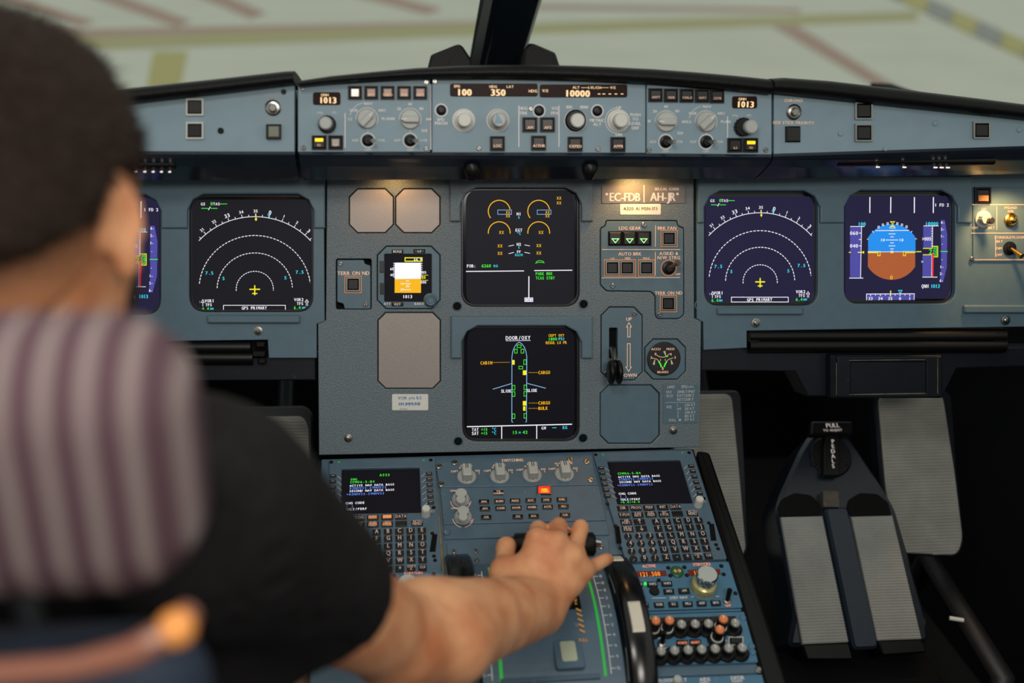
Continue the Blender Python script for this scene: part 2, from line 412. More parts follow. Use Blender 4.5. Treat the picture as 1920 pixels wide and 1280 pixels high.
_t = GLZ.node_tree; _t.nodes.clear(); _o = _t.nodes.new('ShaderNodeOutputMaterial'); _mx = _t.nodes.new('ShaderNodeMixShader')
_a = _t.nodes.new('ShaderNodeBsdfTransparent'); _a.inputs[0].default_value = (.96, .98, .96, 1); _g = _t.nodes.new('ShaderNodeBsdfGlossy'); _g.inputs['Roughness'].default_value = .03
_mx.inputs[0].default_value = .03; _t.links.new(_a.outputs[0], _mx.inputs[1]); _t.links.new(_g.outputs[0], _mx.inputs[2]); _t.links.new(_mx.outputs[0], _o.inputs[0])
lo, hi = PB+np.array([0, 0, -.06]), PT
quadprism('window_1', [(lo[0]-.03, lo[1], lo[2]), (XL, lo[1]-.35, lo[2]-.04), (XL+.1, hi[1]-.25, hi[2]), (hi[0]-.03, hi[1], hi[2])], .006, GLZ)
quadprism('window_2', [(XR, lo[1]-.35, lo[2]-.04), (lo[0]+.03, lo[1], lo[2]), (hi[0]+.03, hi[1], hi[2]), (XR-.1, hi[1]-.25, hi[2])], .006, GLZ)
# apron outside, 3.3 m below the cockpit floor
GZ = -3.3
GROUND = Fr((0, 0, GZ), (1, 0, 0), (0, 1, 0))
APR = mat('apron_concrete', srgb(208, 210, 198), .85, vary=.05, vs=.25)
gr = MB().add([(-160, 2.6, GZ), (160, 2.6, GZ), (160, 260, GZ), (-160, 260, GZ)], [(0, 1, 2, 3)]).build('ground', APR, kind='structure')
OLIVE = mat('paint_olive_yellow', srgb(176, 172, 128), .8); PINK = mat('paint_faded_red', srgb(176, 150, 138), .8)
YEL = mat('paint_yellow', srgb(182, 176, 116), .8); DKG = mat('kerb_grey', srgb(150, 154, 150), .8)
def paint(pts, m, name='painted_line', z=.01):
    P = [GROUND.hit(*q) for q in pts]; pp = [(q[0], q[1]) for q in P]
    if area2(pp) < 0: pp = pp[::-1]
    MB().prism(pp, GZ, GZ+z).build(name, m, parent=gr)
paint([(-200, 88), (900, 55), (900, 40), (-200, 62)], PINK); paint([(-200, 108), (880, 68), (1000, 64), (1720, 40), (1720, 22), (1000, 44), (880, 46), (-200, 84)], OLIVE, z=.015)
paint([(275, 165), (338, 165), (352, 97), (288, 97)], YEL, z=.012)
for a, b in (((-40, -10), (150, 45)), ((120, -30), (330, 45)), ((330, -30), (470, 30)), ((560, -40), (800, 22)), ((-60, 30), (60, 62))):
    paint([(a[0], a[1]+7), (b[0], b[1]+6), (b[0]+30, b[1]-5), (a[0]+30, a[1]-7)], PINK, z=.013)
paint([(1440, 45), (1650, 168), (1690, 168), (1490, 45)], PINK, z=.013)
paint([(1000, 18), (1500, 24), (1500, 16), (1000, 8)], PINK, z=.013)
# yellow and grey block kerb on the right
kerb = Thing('striped_kerb', 'kerb of large yellow and grey blocks on the pale apron', 'kerb', Fr(GROUND.hit(1810, 40), (1, 0, 0), (0, 1, 0)))
for i in range(-2, 7):
    ca, cb = 1690+46*i+1, 1690+46*i+45; lo_ = lambda x: 5+(x-1690)*.455
    P = [kerb.p(ca, lo_(ca)), kerb.p(cb, lo_(cb)), kerb.p(cb+6, lo_(cb)-27), kerb.p(ca+6, lo_(ca)-27)]
    MB().prism(P if area2(P) > 0 else P[::-1], 0, .10, .01).build('kerb_block', [YEL, DKG][i % 2], kerb)
# ------------------------------------------------------------------ glareshield
G = Thing('glareshield', 'long black padded glareshield across the top of the panels', 'glareshield', FCU)
def loft(stations, name, m, T, sm=True, **kw):
    n = len(stations[0]); mb = MB()
    V = [q for s in stations for q in s]
    F = [(i*n+k, (i+1)*n+k, (i+1)*n+k+1, i*n+k+1) for i in range(len(stations)-1) for k in range(n-1)]
    mb.add(V, F, 0, sm); mb.add(stations[0], [tuple(range(n))], 0); mb.add(stations[-1], [tuple(range(n))[::-1]], 0)
    return mb.build(name, m, T, **kw)
def pad(rows, out, name='padded_edge'):
    st = []
    for px, yt, yb in rows:
        x, t = G.p(px, yt, out*.7); b = G.p(px, yb, .004)[1]; d = t-b
        st.append([(x, b, -.03), (x, b, .004), (x, b+.10*d, out*.75), (x, b+.35*d, out), (x, b+.62*d, out*.98), (x, b+.85*d, out*.86), (x, b+.97*d, out*.62), (x, t+.001, out*.3), (x, t, -.03), (x, t-.012, -.22), (x, t-.022, -.22)])
    return loft(st, name, LEATHER, G)
cen = [(560, 152, 164), (620, 143, 158), (700, 135, 153), (780, 128, 150), (860, 124, 150), (930, 122.5, 150), (1000, 122, 151), (1080, 123.5, 153), (1150, 126, 156), (1230, 130, 160), (1310, 136, 166), (1380, 142, 172), (1447, 149, 179)]
pad(cen, .026)
pad([(-150, 207, 239), (60, 184.5, 215.5), (265, 163, 193), (400, 149, 178), (535, 134, 162), (551, 133.5, 160)], .028)
pad([(1449, 148, 176), (1475, 146, 178), (1560, 152, 187), (1700, 168, 202), (1850, 186, 217), (1990, 204, 232), (2200, 231, 256)], .030)
def under(rows, name, m):
    st = []
    for px, y1, y2, yt in rows:
        x, a = G.p(px, y1, .0035); b = G.p(px, y2, -.045)[1]; t = G.p(px, yt, -.01)[1]
        st.append([(x, t, -.01), (x, a+.0035, -.004), (x, a, .004), (x, a-.003, .006), (x, a-.0075, .004), (x, (a+b)/2, -.012), (x, b+.003, -.045), (x, b, -.052), (x, b+.004, -.066), (x, t, -.066)])
    return loft(st, name, m, G, sm=False)
GLNAVY = mat('glareshield_underside', srgb(24, 32, 44), .22, vary=.1, vs=20)
under([(-150, 283, 338, 240), (553, 285, 338, 165)], 'lower_lip', GLNAVY)
under([(561, 285, 338, 165), (1000, 287, 336, 152), (1446, 290, 336, 180)], 'lower_lip', GLNAVY)
under([(1449, 289, 336, 180), (1990, 272, 326, 232), (2200, 266, 322, 254)], 'lower_lip', GLNAVY)
for px, py in ((884, 316), (1104, 316)):
    x, y = G.p(px, py, -.02); MB().tube([(x, y+.012, -.022), (x, y, -.012), (x, y-.012, -.02)], [.007, .011, .006], 12).build('latch', BLACK, G)
for x0, x1, py in ((60, 325, 310), (1578, 1872, 303)):
    a, b = G.p(x0, py, .0), G.p(x1, py-2, .0)
    MB().tube([(*a, -.012), (*b, -.012)], .0065, 10).build('lamp_strip', BLACK, G)
    for k in range(5):
        xx = a[0]+(b[0]-a[0])*(.72+.06*k if x0 < 500 else (.25, .42, .62, .66, .70)[k]); MB().lathe(xx, a[1]-.0068, [(.0012, -.012), (.0009, -.0045)], 8).build('pilot_light', LAMPW, G)
def gpanel(name, label, pts, T0=(900, 220)):
    T = Thing(name, label, 'control panel', FCU.at(*T0), group={'glareshield_end_panel': 'glareshield end panels', 'display_control_panel': 'display control panels'}.get(name)); P = T.poly(pts)
    if area2(P) < 0: P = P[::-1]
    MB().prism(P, -.01, .004, .0008).build('faceplate', FBLUE, T); return T
FZ = .004
# captain side end panel
T = gpanel('glareshield_end_panel', 'blue glareshield end panel beside the pilot\'s head with two silver-framed buttons', [(-150, 236), (553, 158), (553, 285), (-150, 283)], (300, 230))
for py, m in ((200.6, KEYTOP), (244.7, KEY)): button(T, 364.6, py, 26, 25, FZ, FZ+.004, m, frame=KWHITE, fz=FZ+.0035)
button(T, 513, 246.5, 22, 22, FZ, FZ+.005, mat('button_olive_grey', srgb(118, 122, 108), .4), frame=BLACK, fz=FZ+.006)
o = rknob(T, 512, 202, 15, FZ, [(1, 0), (1, .15), (.8, .3), (.78, .2), (.5, .25), (.5, .6), (.4, .7)], STEEL, 'chronograph_button')
screw(T, 414, 245, 6, FZ, BLACK); screw(T, 532, 172, 5, FZ, BLACK)
D = Draw(T, lambda x, y: (x, y), FZ+.0004, 1); D.t('CHRONO', 512, 180, 5, mono=0, bold=0).t('SIDE STICK PRIORITY', 512, 224, 4.5, mono=0, bold=0)
D.mb.build('lettering', glow('lettering_pink', srgb(215, 190, 180), .1), T)
# first officer side end panel
T = gpanel('glareshield_end_panel', 'blue glareshield end panel on the right with chronograph button and dark push buttons', [(1449, 177), (1990, 232), (2200, 254), (2200, 266), (1990, 272), (1449, 289)], (1650, 240))
for px, py, s in ((1620.7, 207.5, 26), (1620.7, 248.7, 26), (1842, 244, 25)): button(T, px, py, s, s, FZ, FZ+.004, KEY, frame=STEEL, fz=FZ+.0035)
button(T, 1488, 251.4, 28, 30, FZ, FZ+.004, KEY)
rknob(T, 1488, 210, 14, FZ, [(1, 0), (1, .15), (.8, .3), (.78, .2), (.5, .25), (.5, .6), (.4, .7)], STEEL, 'chronograph_button')
for q in ((1576, 250), (1753, 231), (1911, 243), (1660, 278)): screw(T, *q, 5, FZ, FBLUE)
D = Draw(T, lambda x, y: (x, y), FZ+.0004, 1); D.t('CHRONO', 1488, 188.5, 5.5, mono=0, bold=0).t('SIDE STICK PRIORITY', 1488, 230, 5.5, mono=0, bold=0)
D.mb.build('lettering', AMBERL, T)
# EFIS panels
def efis(label, pts, c, btn, disp, dtx, rng, mode, baro, cap, tog, fd, fdl, line, scr, lit, ra):
    T = gpanel('display_control_panel', label, pts, c)
    for i, (x, y) in enumerate(btn):
        button(T, x, y, 21, 20, FZ, FZ+.004, KEY, lamp=((LAMPW if lit and i == 0 else glow('legend_dim', srgb(200, 160, 140), .25 if lit else .02)), .18, .85, .18) if lit else None, frame=BLACK, fz=FZ+.003)
    P = rnd(T.rect(*disp, FZ), .003); MB().prism(P, FZ, FZ+.0012).build('baro_display', LCDB, T)
    D = Draw(T, lambda x, y: (x, y), FZ+.0014, 1); cx = (disp[0]+disp[2])/2
    D.t('QNH', cx-4, disp[1]+5, 4.5, mono=0).t('1013', cx+2, disp[1]+15, 11.5, mono=.72, bold=.12); D.mb.build('baro_digits', LCD, T)
    pointer_knob(T, *rng, 19, FZ, ra[0], KNOB, .75); pointer_knob(T, *mode, 19, FZ, ra[1], KNOB, .75)
    rknob(T, *baro, 17, FZ, [(1, 0), (1, .45), (.85, .6)], BLACK, 'baro_knob', 1, 32); rknob(T, cap[0]-4, cap[1], 13, FZ+.008, [(.95, 0), (.95, .9), (.75, 1.15)], KNOB, 'baro_knob_cap')
    for q in tog: toggle(T, *q, 11, FZ, (.5, -.03, .86), .014, STEEL, WHITE)
    for i, q in enumerate(fd): button(T, *q, 22, 21, FZ, FZ+.004, KEY, lamp=(LAMPY, .12, .42, .15) if i == fdl else ((glow('legend_grey', srgb(190, 180, 170), .25), .2, .8, .2) if lit else None), frame=BLACK, fz=FZ+.003)
    for q in scr: screw(T, *q, 4.5, FZ)
    D = Draw(T, lambda x, y: (x, y), FZ+.0004, 1)
    D.l([(line[0], line[1]), (line[0], line[2])], 1.8)
    for q, labs in ((rng, (('10', -1.5, .05), ('20', -1, 1), ('40', -.02, 1.45), ('80', 1, 1.02), ('160', 1.65, 0), ('320', 1.25, -1.1))), (mode, (('LS', -1.5, -.02), ('VOR', -1.2, .8), ('NAV', .1, 1.45), ('ARC', 1.35, .8), ('PLAN', 1.75, 0)))):
        for s, u, v in labs: D.t(s, q[0]+u*21, q[1]-v*19.5, 5, mono=0, bold=.08)
        D.arc(q[0], q[1], 20.5, -95, 120, 1.0)
    D.arc(mode[0]-2, mode[1], 30, -78, -12, 1.0)
    for q, n in zip(tog, '12'):
        D.t(n, q[0], q[1]-18, 4.5, mono=0, bold=0).t('ADF', q[0]-24, q[1], 4.8, mono=0, bold=0).t('VOR', q[0]+25, q[1], 4.8, mono=0, bold=0).t('OFF', q[0], q[1]+18, 4.8, mono=0, bold=0)
    D.t('inHg', baro[0]-14, baro[1]-22, 4, mono=0, bold=0).t('hPa', baro[0]+13, baro[1]-22, 4, mono=0, bold=0)
    D.mb.build('lettering', WHITE, T)
    D = Draw(T, lambda x, y: (x, y), FZ+.0044, 1)
    for s, q in zip(('CSTR', 'WPT', 'VOR.D', 'NDB', 'ARPT') if lit else ('ARPT', 'NDB', 'VOR.D', 'WPT', 'CSTR'), btn): D.t(s, q[0], q[1]+4, 4.2, mono=0, bold=0)
    for s, q in zip(('FD', 'LS') if lit else ('ILS', 'FD'), fd): D.t(s, q[0], q[1]+5, 4.2, mono=0, bold=0)
    D.mb.build('key_lettering', AMBERL, T)
efis('blue display control panel left of the central autopilot panel, with lit white button', [(559, 162), (806, 148), (806, 285), (559, 285)], (680, 220),
     [(x, 173.4) for x in (665.7, 696, 726.8, 757.7, 788)], (587, 172.8, 638.4, 196.6), '1013', (769, 223.3), (688, 222.4), (613.7, 232.8), (615, 231), [(690, 263), (769, 263)],
     [(598.3, 267), (629.2, 267)], 0, (647, 212, 277), [(567.7, 165.5), (569, 277), (799, 278), (799, 154)], True, (math.pi, .8))
efis('blue display control panel right of the central autopilot panel, with dark buttons', [(1211, 152), (1445, 176), (1445, 290), (1211, 288)], (1330, 230),
     [(1230, 178), (1259, 178.6), (1288.5, 179), (1317.4, 179.4), (1345.5, 180.2)], (1372.5, 180.5, 1419, 203), '1013', (1248.7, 228), (1323.7, 228), (1392, 238), (1409, 238), [(1248, 265.6), (1323.7, 265.6)],
     [(1379, 272), (1408.5, 272)], 1, (1364, 218, 281), [(1217, 281), (1435.5, 281)], False, (math.pi, .75))
# FCU
T = gpanel('autopilot_panel', 'central blue autopilot panel reading 100, 350 and 10000', [(810, 148), (1209, 152), (1209, 287), (810, 286)], (1010, 220))
for b in ((843.8, 156.7, 1008, 180.8), (1011.8, 158.4, 1175.8, 182.5)):
    MB().prism(rnd(T.rect(*b, FZ), .003), FZ, FZ+.0012, .0003).build('readout_window', LCDB, T)
z2 = zoom(800, 130, 4.571)
D = Draw(T, z2, FZ+.0016, 4.571)
for s, x, y, h in (('SPD', 260, 145, 22), ('HDG', 570, 148, 22), ('LAT', 715, 148, 22), ('HDG', 910, 185, 24)): D.t(s, x, y, h, mono=0, bold=.03)
D.mb.build('readout_lettering', LCD, T); D = Draw(T, z2, FZ+.0016, 4.571)
for s, x, y, h in (('V/S', 1015, 183, 24), ('ALT', 1280, 155, 22), ('LVL/CH', 1440, 156, 22), ('V/S', 1595, 156, 22)): D.t(s, x, y, h, mono=0, bold=.03)
for s, x, y in (('100', 322, 196), ('350', 612, 198), ('10000', 1292, 206)):
    E_ = Draw(T, z2, FZ+.0016, 4.571); E_.t(s, x, y, 56, mono=.78, bold=.14); E_.mb.build('readout_digits', LCD, T)
for x in (1478, 1518, 1570, 1622, 1675): D.l([(x-11, 211), (x+11, 211)], 7)
D.l([(1325, 157), (1385, 157)], 3).l([(1495, 157), (1560, 157)], 3)
D.mb.build('readout_lettering', LCD, T)
PR = [(1, 0), (1, .1), (.86, .16), (.84, .32), (.66, .36), (.66, 1.15), (.55, 1.3)]
for q, m in (((869.3, 225), KWHITE), ((933.4, 225), KNOB), ((1159.5, 226), KWHITE)): rknob(T, *q, 20, FZ, PR, m, 'selector_knob')
rknob(T, 1079, 226, 20, FZ, [(1, 0), (1, .1), (.88, .2), (.86, .5)], BLACK, 'selector_knob', 0); rknob(T, 1081, 226, 13, FZ+.006, [(1, 0), (1, .9), (.85, 1.1)], KWHITE, 'knob_cap')
x, y = T.p(933.4, 225, .02); MB().add([(x-.004, y-.004, .0222), (x+.006, y-.003, .0222), (x-.001, y+.008, .0222)], [(0, 1, 2)]).build('heading_pointer', mat('pointer_blue', srgb(120, 160, 180), .5), T)
for q in ((827.3, 206.6), (1010.7, 207.7), (1119.8, 208)):
    o = rknob(T, *q, 9, FZ, [(1, 0), (1, .3), (.7, .5), (.4, .55)], BLACK, 'round_push_button')
    xx, yy = T.p(*q, FZ); MB().stroke(circ(xx, yy, .0075, 24), .0012, FZ+.0006, 0, True).build('ring_marking', WHITE, parent=o)
for s, q in (('LOC', (933, 269)), ('AP1', (994, 233.5)), ('AP2', (1027, 233.5)), ('A/THR', (1010.4, 268)), ('EXPED', (1079, 270)), ('APPR', (1159.4, 270.7))):
    button(T, *q, 22, 22, FZ, FZ+.004, KEYTOP, frame=BLACK, fz=FZ+.003)
for q in ((815, 152.5), (898, 277.5), (1121, 279), (995, 204)): screw(T, *q, 4.5, FZ)
D = Draw(T, lambda x, y: (x, y), FZ+.0044, 1)
for s, q in (('LOC', (933, 273)), ('AP1', (994, 239)), ('AP2', (1027, 239)), ('A/THR', (1010.4, 273)), ('EXPED', (1079, 274)), ('APPR', (1159.4, 274))): D.t(s, *q, 5.2, mono=0, bold=.08)
D.mb.build('key_lettering', AMBERL, T)
D = Draw(T, lambda x, y: (x, y), FZ+.0004, 1)
for s, x, y in (('SPD', 826, 224), ('MACH', 827, 231), ('HDG', 981, 203), ('TRK', 981, 212), ('V/S', 1040, 203), ('FPA', 1040, 212), ('100', 1067, 200.7), ('1000', 1095, 200.7), ('METRIC', 1119.5, 225.6), ('ALT', 1119.5, 233), ('UP', 1160, 202), ('DN', 1160, 252.5), ('PUSH', 1191, 215), ('TO', 1191, 223), ('LEVEL', 1191, 231.5), ('OFF', 1191, 240)): D.t(s, x, y, 5.6, mono=0, bold=.1)
for x in (972.8, 1048):
    E_ = Draw(T, lambda x, y: (x, y), FZ+.0004, 1); E_.l([(x, 198), (x, 275.5)], 2); E_.mb.build('divider_line', WHITE, T)
D.arc(1159, 226, 24, -170, -10, 1.2)
for q in ((869.3, 225), (933.4, 225), (1079, 226), (1159.5, 226)): D.arc(*q, 20.5, 0, 360, 1.3)
D.mb.build('lettering', WHITE, T)
# ------------------------------------------------------------------ main instrument panels
DUB = {'ndl': (355, 365, 587, 585), 'pfl': (66, 366, 302, 590), 'ewd': (865, 353, 1087, 575), 'sd': (867, 611, 1087, 828), 'ndr': (1320, 359, 1533, 573), 'pfr': (1582, 358, 1790, 569)}
def du_open(T, k, r=.022, g=0):
    x0, y0, x1, y1 = DUB[k]; return rnd(T.rect(x0+g, y0+g, x1-g, y1-g), r, 6)
def visor(T, x0, x1, y0, yb, ks, m):                            # raised hood around the upper half of one or two displays
    pts = [(x0, yb), (x0, y0), (x1, y0), (x1, yb)]
    P = []
    for k in reversed(ks):
        a, b, c, d = DUB[k]; P += [(c+2, yb), (c+2, b+30), (c-8, b+10), (c-28, b-1), (a+28, b-1), (a+8, b+10), (a-2, b+30), (a-2, yb)]
    P = T.poly(pts+P)
    plate('display_hood', P, [], .0, .0065, .002, m, T)
NB = .0012
C = Thing('center_instrument_panel', 'grey-blue center instrument panel with octagonal blank covers and two stacked displays', 'instrument panel', PANEL)
def oct_(T, x0, y0, x1, y1, c): return chamf(T.rect(x0, y0, x1, y1), T.sc(x0, y0)[0]*c)
gear_px = [(1136, 413), (1270, 413), (1272, 423), (1283, 427), (1283, 590), (1273, 598), (1232, 598), (1228, 590), (1228, 555), (1220, 547), (1137, 546), (1125, 534), (1125, 427), (1134, 424)]
CUT = {'octa': oct_(C, 654, 353, 738.5, 437, 16), 'octb': oct_(C, 741, 353, 826, 437, 16), 'octc': oct_(C, 708, 585, 826.5, 729, 15), 'octd': oct_(C, 1125, 721, 1237, 832, 16),
       'terr': rnd(C.rect(630, 485, 696.5, 580), .003), 'isis': oct_(C, 707, 461, 825.5, 579, 17), 'gear': rnd(C.poly(gear_px), .003, 3), 'lever': oct_(C, 1126.5, 575, 1205, 713, 16), 'gauge': oct_(C, 1208.5, 635, 1286, 711.5, 16)}
outer = C.poly([(613, 300), (1301, 300), (1302, 596), (1315, 602), (1312, 838), (598, 853), (596, 606), (611, 600)])
plate('panel_plate', outer, [du_open(C, 'ewd'), du_open(C, 'sd')]+list(CUT.values()), -.012, 0, NB, BLUE, C)
MB().prism(offs(outer[::-1] if area2(outer) < 0 else outer, .004), -.05, -.013).build('panel_backing', SOOT, C)
visor(C, 843, 1111, 330, 415, ['ewd'], BLUE); visor(C, 845, 1110, 592, 671, ['sd'], BLUE2)
for q in ((857, 574), (1094, 570), (859, 827), (1093, 821)): hole(C, *q)
for q in ((653, 821), (1262, 806)):
    rknob(C, *q, 8, 0, [(1, 0), (.95, .25), (.6, .3), (.55, .7), (.3, .8)], STEEL, 'panel_fastener')
def cover(key, m, lab, z=-.0015):
    P = CUT[key]; P = P if area2(P) > 0 else P[::-1]
    MB().prism(offs(P, .0011), -.012, z, .0008).build('blank_cover', m, C, label=lab)
cover('octa', GREY, 'grey octagonal blank cover'); cover('octb', GREY, 'grey octagonal blank cover'); cover('octc', GREY, 'tall grey octagonal blank cover'); cover('octd', BLUE2, 'blue octagonal blank cover')
# side panels
def side(name, label, pts, ks, org):
    T = Thing(name, label, 'instrument panel', PANEL.at(*org)); P = T.poly(pts)
    plate('panel_plate', P, [du_open(T, k) for k in ks], -.012, .0015, NB, BLUE2, T); return T
LP = side('captain_instrument_panel', 'grey-blue instrument panel in front of the pilot, left of the center panel', [(-150, 300), (607, 300), (609, 602), (594, 607), (594, 671), (504, 671), (502, 637), (-150, 645)], ['ndl', 'pfl'], (400, 480))
visor(LP, -60, 610, 330, 428, ['pfl', 'ndl'], BLUE2)
for q in ((310, 586), (350, 586), (597, 583)): hole(LP, *q)
RP = side('first_officer_instrument_panel', 'blue instrument panel right of the center panel with two purple displays', [(1306, 300), (2200, 300), (2200, 608), (1400, 620), (1400, 652), (1319, 656), (1318, 604), (1306, 597)], ['ndr', 'pfr'], (1600, 480))
visor(RP, 1306, 1819, 330, 418, ['ndr', 'pfr'], BLUE2)
for q in ((1312, 572), (1537, 570), (1571, 569), (1792, 567)): hole(RP, *q)
for T, b in ((LP, (388, 590, 563, 606)), (RP, (1345, 575, 1506, 590)), (RP, (1808, 572, 1985, 587))):
    MB().prism(rnd(T.rect(*b, .006), .003), .001, .0075, .002).build('grip_bar', BLUE2, T)
for T, q in ((LP, (484, 620)), (RP, (1417, 605)), (RP, (1885, 600))):
    rknob(T, *q, 9, .0015, [(1, 0), (.95, .15), (.55, .2), (.5, .5), (.3, .6)], STEEL, 'panel_fastener')
# lighting panel at the far right of the first officer panel
T = Thing('lighting_control_panel', 'small lamp-lit panel with knobs and toggle switch at the right edge', 'control panel', PANEL.at(1880, 430))
WARMP = BLUE2
MB().prism(T.poly([(1822, 490), (2090, 490), (2090, 352), (1822, 352)]), .0015, .0035, .0005).build('faceplate', WARMP, T)
button(T, 1844, 366, 24, 24, .0035, .008, KEY, frame=BLACK, fz=.0075, lamp=(mat('lamp_cap_amber', srgb(180, 120, 70), .4), .5, .95, .1))
z3 = zoom(1560, 330, 4.267)
rknob(T, *z3(1205, 345), 15, .0035, [(1, 0), (1, .2), (.7, .4)], KNOB, 'dimmer_knob'); rknob(T, *z3(1205, 345), 9, .008, [(1, 0), (1, 1.2), (.9, 1.4)], KNOB, 'knob_grip', 1, 24); rknob(T, 1856, 413.5, 6, .02, [(1, 0), (1, 1), (.8, 1.2)], KEYTOP, 'knob_cap', 1, 20)
rknob(T, *z3(1425, 350), 12, .0035, [(1, 0), (1, .3), (.8, .45), (.6, .4), (.55, .8), (.2, 1.0)], BRASS, 'transfer_switch')
toggle(T, *z3(1418, 578), 12, .0035, (.3, -.5, .8), .022, BRASS)
screw(T, *z3(1120, 662), 4, .0035)
D = Draw(T, z3, .0038, 4.267)
for s, x, y, h in (('ND', 1215, 265, 20), ('OFF', 1145, 414, 20), ('BRT', 1275, 414, 20), ('PFD/ND', 1430, 253, 20), ('XFR', 1428, 282, 20), ('CONSOLE/FLOOR', 1420, 490, 20), ('BRT', 1340, 523, 20), ('DIM', 1336, 578, 20), ('OFF', 1336, 630, 20)): D.t(s, x, y, h, mono=0, bold=.03)
D.l([(1116, 228), (1536, 228)], 6).l([(1116, 456), (1536, 456)], 6).l([(1318, 240), (1318, 430)], 5).l([(1308, 475), (1308, 648)], 5).l([(1138, 668), (1536, 668)], 5)
D.mb.build('lettering', AMBERL, T)
# ------------------------------------------------------------------ display units
DH = -.0065
def du(k, name, label, scr, inner=(9, 0, 9, 0)):
    x0, y0, x1, y1 = DUB[k]
    T = Thing(name, label, 'display', PANEL.at((x0+x1)/2, (y0+y1)/2), group={'navigation_display': 'navigation displays', 'primary_flight_display': 'primary flight displays'}.get(name))
    P = rnd(T.rect(x0+.6, y0+.6, x1-.6, y1-.6), .022, 6)
    MB().prism(P, -.011, -.0085).build('glass', GLASS, T)
    Q = rnd(T.rect(x0+4, y0+4, x1-4, y1-4), .020, 6)
    plate('bezel', P, [Q], -.0095, -.006, .0006, mat('bezel_dark', srgb(26, 26, 28), .35), T)
    R = rnd(T.rect(x0+inner[0], y0+inner[1], x1-inner[2], y1-inner[3], DH), (.018 if inner[1] < 5 else .004), 5)
    MB().prism(R, -.0085, DH-.0002).build('screen', scr, T)
    return T
def nd(T, zc, cx, cy, k, kx=1.0):
    D = Draw(T, zc, DH, 4.267); X = lambda x: cx+(x-577)*k*kx; Y = lambda y: cy+(y-846)*k
    A = lambda r, a0, a1, w, mi, dash=0, duty=.6: D.arc(cx, cy, r*k*kx, a0, a1, w, mi, dash, duty, ry=r*k)
    A(553, -48, 48.2, 5, cW); A(410, -84, 83, 6, cW, 30, .68); A(277, -88, 87, 6, cW, 27, .68); A(137, -95, 94, 6, cW, 22, .66)
    for i in range(-4, 5):
        a = math.radians(.6+10.3*i)
        D.l([(cx+553*k*kx*math.sin(a), cy-553*k*math.cos(a)), (cx+577*k*kx*math.sin(a), cy-577*k*math.cos(a))], 4.5, cW)
        s = ['31', '32', '33', '34', '35', '0', '1', '2', '3'][i+4]
        D.t(s, cx+596*k*kx*math.sin(a), cy-596*k*math.cos(a), 30 if s in ('33', '0', '3') else 23, cW, mono=.8, rot=-a)
    for i in range(-5, 5):
        a = math.radians(5.75+10.3*i); D.l([(cx+553*k*kx*math.sin(a), cy-553*k*math.cos(a)), (cx+569*k*kx*math.sin(a), cy-569*k*math.cos(a))], 4.5, cW)
    D.l([(X(586), Y(270)), (X(586), Y(292))], 5, cY).f([(X(586), Y(328)), (X(577), Y(312)), (X(586), Y(296)), (X(595), Y(312))], cY, .0002)
    D.l([(X(672), Y(275)), (X(692), Y(275)), (X(682), Y(298))], 4, cC, True)
    D.l([(X(538), Y(846)), (X(616), Y(846))], 10, cY).l([(X(577), Y(815)), (X(577), Y(890))], 10, cY).l([(X(558), Y(878)), (X(596), Y(878))], 9, cY)
    D.t('GS', X(196), Y(197), 22, cW).t('0', X(259), Y(195), 26, cG).t('TAS', X(295), Y(196), 22, cW).l([(X(320), Y(196)), (X(373), Y(196))], 5, cG)
    D.l([(X(184), Y(230)), (X(235), Y(230))], 5, cG).l([(X(254), Y(230)), (X(303), Y(230))], 5, cG).l([(X(236), Y(242)), (X(250), Y(218))], 6, cW)
    for s, x, y in (('7.5', 243, 722), ('7.5', 908, 715), ('5', 347, 763), ('5', 803, 758)): D.t(s, X(x), Y(y), 26, cC)
    D.t(':', X(980), Y(755), 20, cW, mono=0).t(':', X(172), Y(938), 20, cW, mono=0)
    D.t('VOR1', X(243), Y(934), 25, cW, mono=.78).t('TFS', X(238), Y(964), 23, cW, mono=.78).t('6.4', X(215), Y(994), 25, cG, mono=.75).t('NM', X(261), Y(995), 18, cC, mono=.8)
    D.t('VOR2', X(901), Y(925), 25, cW, mono=.78).t('TFS', X(910), Y(955), 23, cW, mono=.78).t('6.4', X(889), Y(986), 25, cG, mono=.75).t('NM', X(937), Y(987), 18, cC, mono=.8)
    D.l([(X(184), Y(946)), (X(206), Y(946)), (X(195), Y(924))], 4, cW, True).l([(X(195), Y(946)), (X(195), Y(976))], 4, cW)
    D.l([(X(946), Y(945)), (X(960), Y(924)), (X(974), Y(945))], 4, cW).l([(X(955), Y(938)), (X(955), Y(972))], 4, cW).l([(X(966), Y(938)), (X(966), Y(972))], 4, cW)
    D.r(X(347), Y(968), X(802), Y(1007), 5, cW).t('GPS PRIMARY', X(573), Y(988), 25, cW, mono=.78, wf=.95)
    D.mb.build('symbology', SCM, T)
T = du('ndr', 'navigation_display', 'navigation display right of the registration placard, with arcs on a dark purple screen', S_I, (3, 9, 3, 8)); nd(T, zoom(1290, 330, 4.267), 577, 846, 1.0)
T = du('ndl', 'navigation_display', 'navigation display with white dashed arcs nearest the pilot\'s head', S_DG, (4, 9, 4, 5)); nd(T, zoom(180, 330, 4.266), 1270, 905, 1.05, 1.035)
